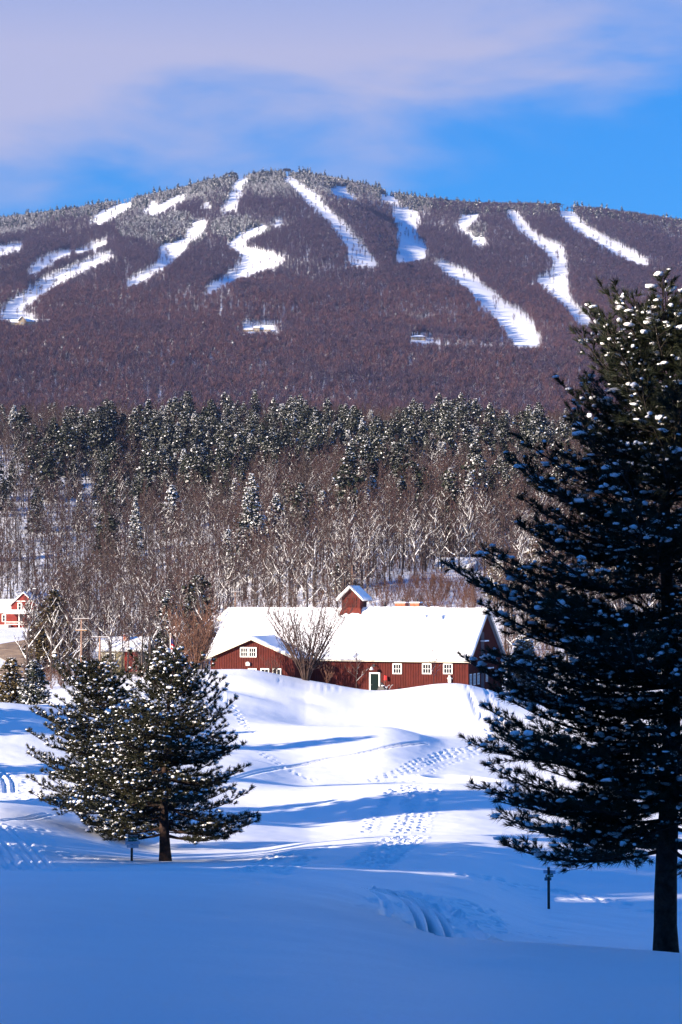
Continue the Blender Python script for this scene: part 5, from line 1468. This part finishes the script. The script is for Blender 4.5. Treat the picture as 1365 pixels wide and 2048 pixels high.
near_pine('pine_tree', 'snow-tufted pine leaning left behind the trail sign, farther of the left pair', bp, dict(
    seed=15, Hh=at(175, 1330, 87).z - bp.z - .3, r0=.17, whorl=.29, nb=7, droop=.05, up=.2, h0=.10, lean=(-1.9, .2),
    prof=[(.10, 2.6), (.25, 3.3), (.4, 3.2), (.55, 3.1), (.68, 2.7), (.8, 2.15), (.9, 1.4), (1.0, .3)],
    pitch=[(.1, -4), (.3, -5), (.5, -2), (.7, 6), (.85, 24), (1.0, 50)],
    tuft=(.165, 25, 1.0, .022), sub=(.16, .42), tw=.14, snow=(.42, .049), tilt_tuft=.45,
    extra=[(3.0, dl, 3.9, 2), (3.9, dl + .1, 3.7, 4), (4.8, dl - .1, 3.2, 8), (2.2, dl - .1, 4.2, -3), (1.7, dl + .2, 4.0, -3)]),
    (M['bark_red'], M['needle_red']))

# ------------------------------------------------------------------ shrubs and single trees in the valley
def shrub(name, label, u, v, Y, Hh, seed, mats, cat='shrub', **kw):
    p = at(u, v, Y); p.z = min(p.z, float(H(p.x, p.y)) + .05) if kw.pop('drop', True) else p.z
    t, l, w = bare(seed, Hh, **kw)
    root = empty(name, p, 0); tag(root, label, cat)
    t.build('stem', [mats[0]], root); l.build('limb', [mats[0]], root)
    if w.n: tag(w.build('twigs', [mats[1]], root), kind='stuff')
    return root
shrub('shrub', 'large bare dark-stemmed shrub spreading in front of the barn roof', 612, 1372, 187, 9.4, 401, (M['stem_dark'], M['stem_dark']), r0=.085, nb=330, spread=.60, h0=.15, twigs=3, subs=3, tww=.035, multi=33, up=.9)
shrub('shrub', 'bare tan vase-shaped shrub at the left end of the barn', 392, 1352, 197, 7.6, 402, (M['stem_tan'], M['stem_tan']), r0=.07, nb=280, spread=.55, h0=.15, twigs=3, subs=3, tww=.035, multi=28, up=.9)
shrub('young_tree', 'thin bare young tree just left of the green barn door', 713, 1384, 193, 4.3, 403, (M['branch'], M['stem_tan']), 'tree', r0=.05, nb=14, spread=.42, h0=.2, twigs=5, subs=4, tww=.02)
shrub('young_tree', 'thin bare young tree between the two right hand barn windows', 868, 1372, 192, 4.2, 404, (M['branch'], M['stem_tan']), 'tree', r0=.05, nb=13, spread=.4, h0=.2, twigs=5, subs=4, tww=.02)
shrub('shrub', 'low bare brush in front of the barn wing', 545, 1360, 192, 2.6, 405, (M['stem_dark'], M['stem_tan']), r0=.03, nb=40, spread=.6, h0=.2, twigs=3, subs=3, tww=.02, multi=14)
shrub('shrub', 'small bare bush against the barn wall right of the big shrub', 655, 1372, 190, 2.4, 406, (M['stem_tan'], M['stem_tan']), r0=.028, nb=36, spread=.6, h0=.2, twigs=3, subs=3, tww=.02, multi=12)
def lone_conifer(label, u, vb, vt, Y, wide, seed, mat, snow, n=420, shape=.7, base=.06, lump=.35, size=.7, name='conifer_tree', sprays=7, droop=.22):
    p = at(u, vb, Y); p.z = min(p.z, float(H(p.x, p.y))) if Y < 250 else float(H(p.x, p.y)) - .2; Hh = at(u, vt, Y).z - p.z
    t, f, s = conifer(seed, Hh, wide / 2 * Y / FPX, n, shape, base, droop, lump, snow, size, sprays)
    root = empty(name, p, 0); tag(root, label, 'conifer')
    t.build('trunk', [M['bark_dark']], root); tag(f.build('foliage', [M[mat]], root), kind='stuff'); tag(s.build('snow', [M['clump']], root), kind='stuff')
lone_conifer('tall frosted spruce standing alone in the bare wood above the barn', 503, 1160, 945, 425, 112, 501, 'con', .72, 620, .85, .05, .2, .8)
lone_conifer('slim frosted spruce in the bare wood left of the tall frosted one', 272, 1075, 990, 500, 52, 502, 'con', .85, 320, .85, .05, .2, .7)
lone_conifer('round dark green pine behind the left end of the barn', 397, 1262, 1148, 300, 82, 503, 'con', .10, 520, .42, .25, .35, .6)
lone_conifer('snow-flecked pine left of the round dark pine', 338, 1290, 1178, 290, 66, 504, 'con', .42, 420, .6, .08, .35, .55)
lone_conifer('brownish pine beside the far red farmhouse', 108, 1335, 1178, 300, 92, 505, 'con_brown', .12, 520, .5, .2, .4, .6)
lone_conifer('snow-laden pine leaning under the brownish pine', 78, 1318, 1215, 305, 62, 506, 'con', .6, 380, .6, .05, .4, .55)
lone_conifer('sunlit frosted pine behind the right pine, upper one', 1092, 1215, 1045, 340, 105, 507, 'con_brown', .62, 700, .5, .05, .4, .62)
lone_conifer('sunlit frosted pine right of the white walled hill house', 1008, 1230, 1120, 330, 90, 508, 'con_brown', .62, 520, .5, .05, .4, .55)
lone_conifer('frosted pine seen through the right pine near the trunk', 1250, 1260, 1080, 330, 110, 509, 'con', .6, 600, .5, .05, .4, .6)
lone_conifer('pale snowy pine low at the right gable of the barn', 1048, 1385, 1270, 215, 92, 510, 'con_brown', .6, 620, .5, .02, .4, .42)
lone_conifer('frosted spruce among bare trees right of the tall frosted one', 603, 1070, 965, 450, 70, 511, 'con', .82, 420, .8, .05, .25, .75)
lone_conifer('frosted bushy pine just above the barn cupola', 690, 1190, 1095, 345, 66, 512, 'con', .75, 420, .6, .05, .35, .55)
lone_conifer('snowy evergreen bush at the left edge behind the snow crest', 22, 1400, 1315, 205, 62, 513, 'con_brown', .18, 420, .55, .0, .35, .36)
lone_conifer('snowy evergreen bush beside the left pine behind the snow crest', 68, 1396, 1320, 200, 66, 514, 'con', .4, 460, .6, .0, .35, .36)
for i, (u, vt, Y, k, s, look, where) in enumerate(((345, 955, 545, 6, .8, 'small frosted conifer', 'right below the dark belt, left of the tall frosted spruce'), (471, 955, 540, 6, .7, 'small frosted conifer', 'close left of the tall frosted spruce'), (552, 985, 445, 3, .8, 'pale frosted conifer', 'first right of the tall frosted spruce'), (588, 1000, 440, 4, .7, 'slim frosted conifer', 'second right of the tall frosted spruce'),
        (645, 978, 450, 3, .95, 'pale frosted conifer', 'high above the left side of the barn cupola'), (700, 962, 450, 0, .95, 'snow-flecked rounded conifer', 'high above the barn cupola'), (735, 985, 440, 4, .8, 'slim frosted conifer', 'high above the right side of the barn cupola'), (800, 960, 450, 2, .95, 'snow-flecked tall conifer', 'above the left brick chimney'), (848, 968, 445, 0, 1.0, 'snow-flecked rounded conifer', 'above the right brick chimney'),
        (893, 978, 440, 3, .9, 'pale frosted conifer', 'high above the white walled hill house'), (962, 915, 480, 3, 1.25, 'large frosted conifer', 'above the hill house at the dark hollow'), (1010, 935, 450, 2, 1.0, 'snow-flecked tall conifer', 'beside the upper left limbs of the right pine'), (228, 880, 640, 7, 1.1, 'tall dark pine', 'standing forward of the belt above the left pines'), (375, 905, 600, 5, 1.2, 'broad half-lit pine', 'standing forward of the belt above the dark round pine'), (612, 1055, 420, 6, .8, 'small frosted conifer', 'deep in the bare wood above the big dark shrub'), (455, 1105, 430, 6, .7, 'small frosted conifer', 'in the bare wood above the barn end'), (60, 890, 640, 0, 1.1, 'snow-flecked rounded conifer', 'at the belt edge above the red farmhouse'))):
    q = at(u, vt, Y); z = float(H(q.x, q.y)); hh = CON[k][0] * s
    sc_ = max(.6, min(1.6, (q.z - z) / CON[k][0])) if q.z > z else s
    plant_con((q.x, q.y, z - .2), k, sc_, i * .9, look + ' ' + where, None)
for i, (u, vb, Y, k, s, lb) in enumerate(((118, 1332, 290, 2, 1.0, 'bare tree with long white limbs beside the brownish pine'), (212, 1318, 300, 5, 1.15, 'bare tree with snowy limbs rising behind the shorter utility pole'), (268, 1318, 292, 2, .95, 'bare tree with snowy limbs in front of the beige cottage'),
        (305, 1320, 275, 4, .8, 'bare tree with snowy limbs right of the beige cottage'), (885, 1190, 392, 4, 1.05, 'broad bare tree with bright limbs above the white walled hill house'), (800, 1200, 372, 1, .95, 'bare tree with bright limbs right above the brick chimneys'), (655, 1190, 362, 3, .95, 'bare tree with bright limbs left of the barn cupola'), (560, 1200, 355, 5, .95, 'spreading bare tree behind the barn roof left of the cupola'))):
    p = at(u, vb, Y); plant_bare((p.x, p.y, float(H(p.x, p.y)) - .2), k, s, i * 1.3, lb, None)

# ------------------------------------------------------------------ ski lifts
def lift(px, ntow, nch, which, r0=1950, top=11.5):
    P = np.array([ground(u, v, r0) for u, v in px]); d = np.concatenate([[0], np.cumsum(np.linalg.norm(np.diff(P, axis=0), axis=1))])
    f = lambda s: np.array([np.interp(s * d[-1], d, P[:, k]) for k in range(3)])
    dirv = P[-1] - P[0]; rz = math.atan2(dirv[1], dirv[0]) - math.pi / 2; side = np.array((math.cos(rz), math.sin(rz), 0))
    tw = None; tops = []
    for i in range(ntow):
        q = f((i + .3) / (ntow - .4)); q[2] = float(H(q[0], q[1]))
        if tw is None:
            tw = empty('lift_tower', q, rz); tag(tw, f'chairlift tower on the {which}', 'lift tower', f'chairlift towers on the {which}')
            g = Geo(); g.tube([(0, 0, -1), (0, 0, top)], [.55, .4], 8, cap=True); g.build('mast', [M['dark_metal']], tw)
            g = Geo(); g.box(-3.2, 3.2, -.3, .3, top - .5, top + .1); g.build('crossarm', [M['dark_metal']], tw)
            for s in (-1, 1):
                g = Geo(); g.box(s * 2.9 - .25, s * 2.9 + .25, -1.8, 1.8, top + .1, top + .5); g.build('sheave_assembly', [M['dark_metal']], tw)
        else:
            c = copy_tree(tw); c.location = q
        tops.append(q + np.array((0, 0, top + .4)))
    tops = np.array(tops)
    for s in (-1, 1):
        g = Geo(); g.tube(tops + side * 2.9 * s, .06, 4); o = g.build('haul_cable', [M['dark_metal']]); tag(o, f"chairlift cable on the {'left' if s < 0 else 'right'} side of the towers, {which}", 'cable')
    chp = None
    for k in range(nch):
        s = (k // 2 + .5 * (k % 2) + .4) / (nch / 2) * (ntow - 1); i = min(int(s), ntow - 2); sd_ = -1 if k % 2 else 1
        q = tops[i] + (tops[i + 1] - tops[i]) * (s - i) + side * 2.9 * sd_
        if chp is None:
            chp = empty('lift_chair', q, rz); tag(chp, f'chairlift chair hanging over the {which}', 'lift chair', f'chairlift chairs over the {which}')
            g = Geo(); g.tube([(0, 0, 0), (0, .1, -1.6), (0, .3, -2.6)], .09, 5); g.build('hanger', [M['dark_metal']], chp)
            g = Geo(); g.box(-1.3, 1.3, -.3, .5, -4.3, -4.05); g.build('seat', [M['dark_metal']], chp)
            g = Geo(); g.box(-1.3, 1.3, .5, .65, -4.3, -3.0); g.build('backrest', [M['dark_metal']], chp)
            g = Geo(); g.tube([(-1.3, .5, -4.1), (-1.3, .4, -2.6), (1.3, .4, -2.6), (1.3, .5, -4.1)], .09, 5); g.build('frame', [M['dark_metal']], chp)
        else:
            c = copy_tree(chp); c.location = q
    return f
lift([(748, 528), (700, 470), (662, 425), (620, 382), (582, 351)], 13, 40, 'central ski run')
lift([(1290, 524), (1235, 492), (1180, 455), (1120, 421)], 8, 20, 'far right ski run')
lift([(40, 612), (75, 590), (150, 545)], 4, 8, 'lower left ski run')
def terminal(label, u, v):
    p = ground(u, v, 3200); root = empty('lift_terminal', p, .2); tag(root, label, 'lift terminal')
    for x in (-3.5, 3.5):
        g = Geo(); g.box(x - .6, x + .6, -.6, .6, -2, 9); g.build('leg', [M['dark_metal']], root)
    g = Geo(); g.box(-7, 7, -2.5, 2.5, 9, 11.5); g.prism([(-7.5, 11.5), (7.5, 11.5), (5, 13), (-5, 13)], -2.8, 2.8, 'y'); g.build('housing', [M['dark_metal']], root)
    g = Geo(); g.tube([(0, 0, 13), (0, 0, 18)], .3, 6); g.build('mast', [M['dark_metal']], root)
terminal('dark lift terminal on the skyline at the head of the central run', 574, 350)
terminal('dark lift terminal on the skyline left of the summit run', 466, 353)
terminal('dark lift terminal on the ridge at the head of the far right run', 1114, 421)

# ------------------------------------------------------------------ skiers
def skier_mesh():
    J = {'pel': (0, 0, .95), 'che': (0, -.10, 1.32), 'nec': (0, -.16, 1.5), 'hea': (0, -.2, 1.66), 'hed': (0, -.2, 1.78),
         'lk': (-.14, -.12, .52), 'lf': (-.15, .05, .1), 'rk': (.14, -.12, .52), 'rf': (.15, .05, .1), 'lt': (-.15, -.16, .06), 'rt': (.15, -.16, .06),
         'ls': (-.21, -.12, 1.42), 'le': (-.32, -.22, 1.15), 'lh': (-.28, -.48, 1.1), 'rs': (.21, -.12, 1.42), 're': (.32, -.22, 1.15), 'rh': (.28, -.48, 1.1)}
    R = dict(pel=.17, che=.19, nec=.08, hea=.11, hed=.09, lk=.09, lf=.07, rk=.09, rf=.07, lt=.05, rt=.05, ls=.09, le=.065, lh=.05, rs=.09, re=.065, rh=.05)
    E = [('pel', 'che'), ('che', 'nec'), ('nec', 'hea'), ('hea', 'hed'), ('pel', 'lk'), ('lk', 'lf'), ('lf', 'lt'), ('pel', 'rk'), ('rk', 'rf'), ('rf', 'rt'), ('che', 'ls'), ('ls', 'le'), ('le', 'lh'), ('che', 'rs'), ('rs', 're'), ('re', 'rh')]
    k = list(J); me = bpy.data.meshes.new('skier'); me.from_pydata([J[a] for a in k], [(k.index(a), k.index(b)) for a, b in E], [])
    o = bpy.data.objects.new('skier_tmp', me); col.objects.link(o); md = o.modifiers.new('skin', 'SKIN')
    for i, a in enumerate(k): me.skin_vertices[0].data[i].radius = (R[a], R[a])
    me.skin_vertices[0].data[0].use_root = True
    dg = bpy.context.evaluated_depsgraph_get(); out = bpy.data.meshes.new_from_object(o.evaluated_get(dg))
    bpy.data.objects.remove(o); out.materials.clear(); out.materials.append(M['suit']); out.name = 'person_body'
    return out
SK = skier_mesh(); proto = None
SPOTS = [(472, 515, 'by the left bend of the run'), (497, 514, 'near the bend of the run'), (524, 518, 'alone in the middle of the run'), (546, 520, 'at the right end of the run'), (1050, 462, 'high on the right hand run'), (1111, 572, 'on the lower right hand run'), (1100, 551, 'first of the cluster'), (1112, 551, 'second of the cluster'), (1120, 551, 'third of the cluster'), (1128, 551, 'last of the cluster'),
         (1118, 510, 'at the bend of the right hand run'), (1134, 597, 'low on the right hand run'), (820, 452, 'on the broad middle run'), (812, 495, 'low on the broad middle run'), (800, 508, 'at the foot of the broad middle run'), (372, 490, 'on the moguls of the left run'), (1020, 432, 'at the head of the right hand run')]
for i, (u, v, w) in enumerate(SPOTS):
    q = ground(u, v, 2100)
    if proto is None:
        proto = root = empty('person', q, 0)
        b = bpy.data.objects.new('body', SK); col.objects.link(b); b.parent = root
        for s in (-1, 1):
            g = Geo(); g.add([(s * .15 - .05, -.85, .12), (s * .15 + .05, -.85, .12), (s * .15 - .05, -.65, .02), (s * .15 + .05, -.65, .02), (s * .15 - .05, .8, .02), (s * .15 + .05, .8, .02), (s * .15, .8, .06), (s * .15, -.65, .06)], [(0, 1, 3, 2), (2, 3, 5, 4), (2, 7, 6, 4), (3, 5, 6, 7)]); g.build('ski', [M['red']], root)
    else: root = copy_tree(proto); root.location = q
    root.rotation_euler = (0, 0, rng.uniform(-.9, .9))
    tag(root, 'person skiing in dark clothes, ' + w, 'person')

# ------------------------------------------------------------------ thin winter air
HAZE = 0.00004
hz_m = bpy.data.materials.new('winter haze'); hz_m.use_nodes = True
hz_m.node_tree.nodes.clear()
pv = hz_m.node_tree.nodes.new('ShaderNodeVolumePrincipled'); pv.inputs['Color'].default_value = (0.36, 0.50, 0.98, 1); pv.inputs['Density'].default_value = HAZE; pv.inputs['Anisotropy'].default_value = 0.2
ou = hz_m.node_tree.nodes.new('ShaderNodeOutputMaterial'); hz_m.node_tree.links.new(pv.outputs[0], ou.inputs['Volume'])
zlo, zhi = float(ZZ.min()) - 1.0, float(ZZ.max()) + 40.0
if HAZE > 0:
    g = Geo(); g.box(-9700, 9700, -9700, 9700, zlo, zhi); h = g.build('haze', [hz_m]); tag(h, 'thin cold haze between the viewer and the mountain', 'haze', kind='stuff')
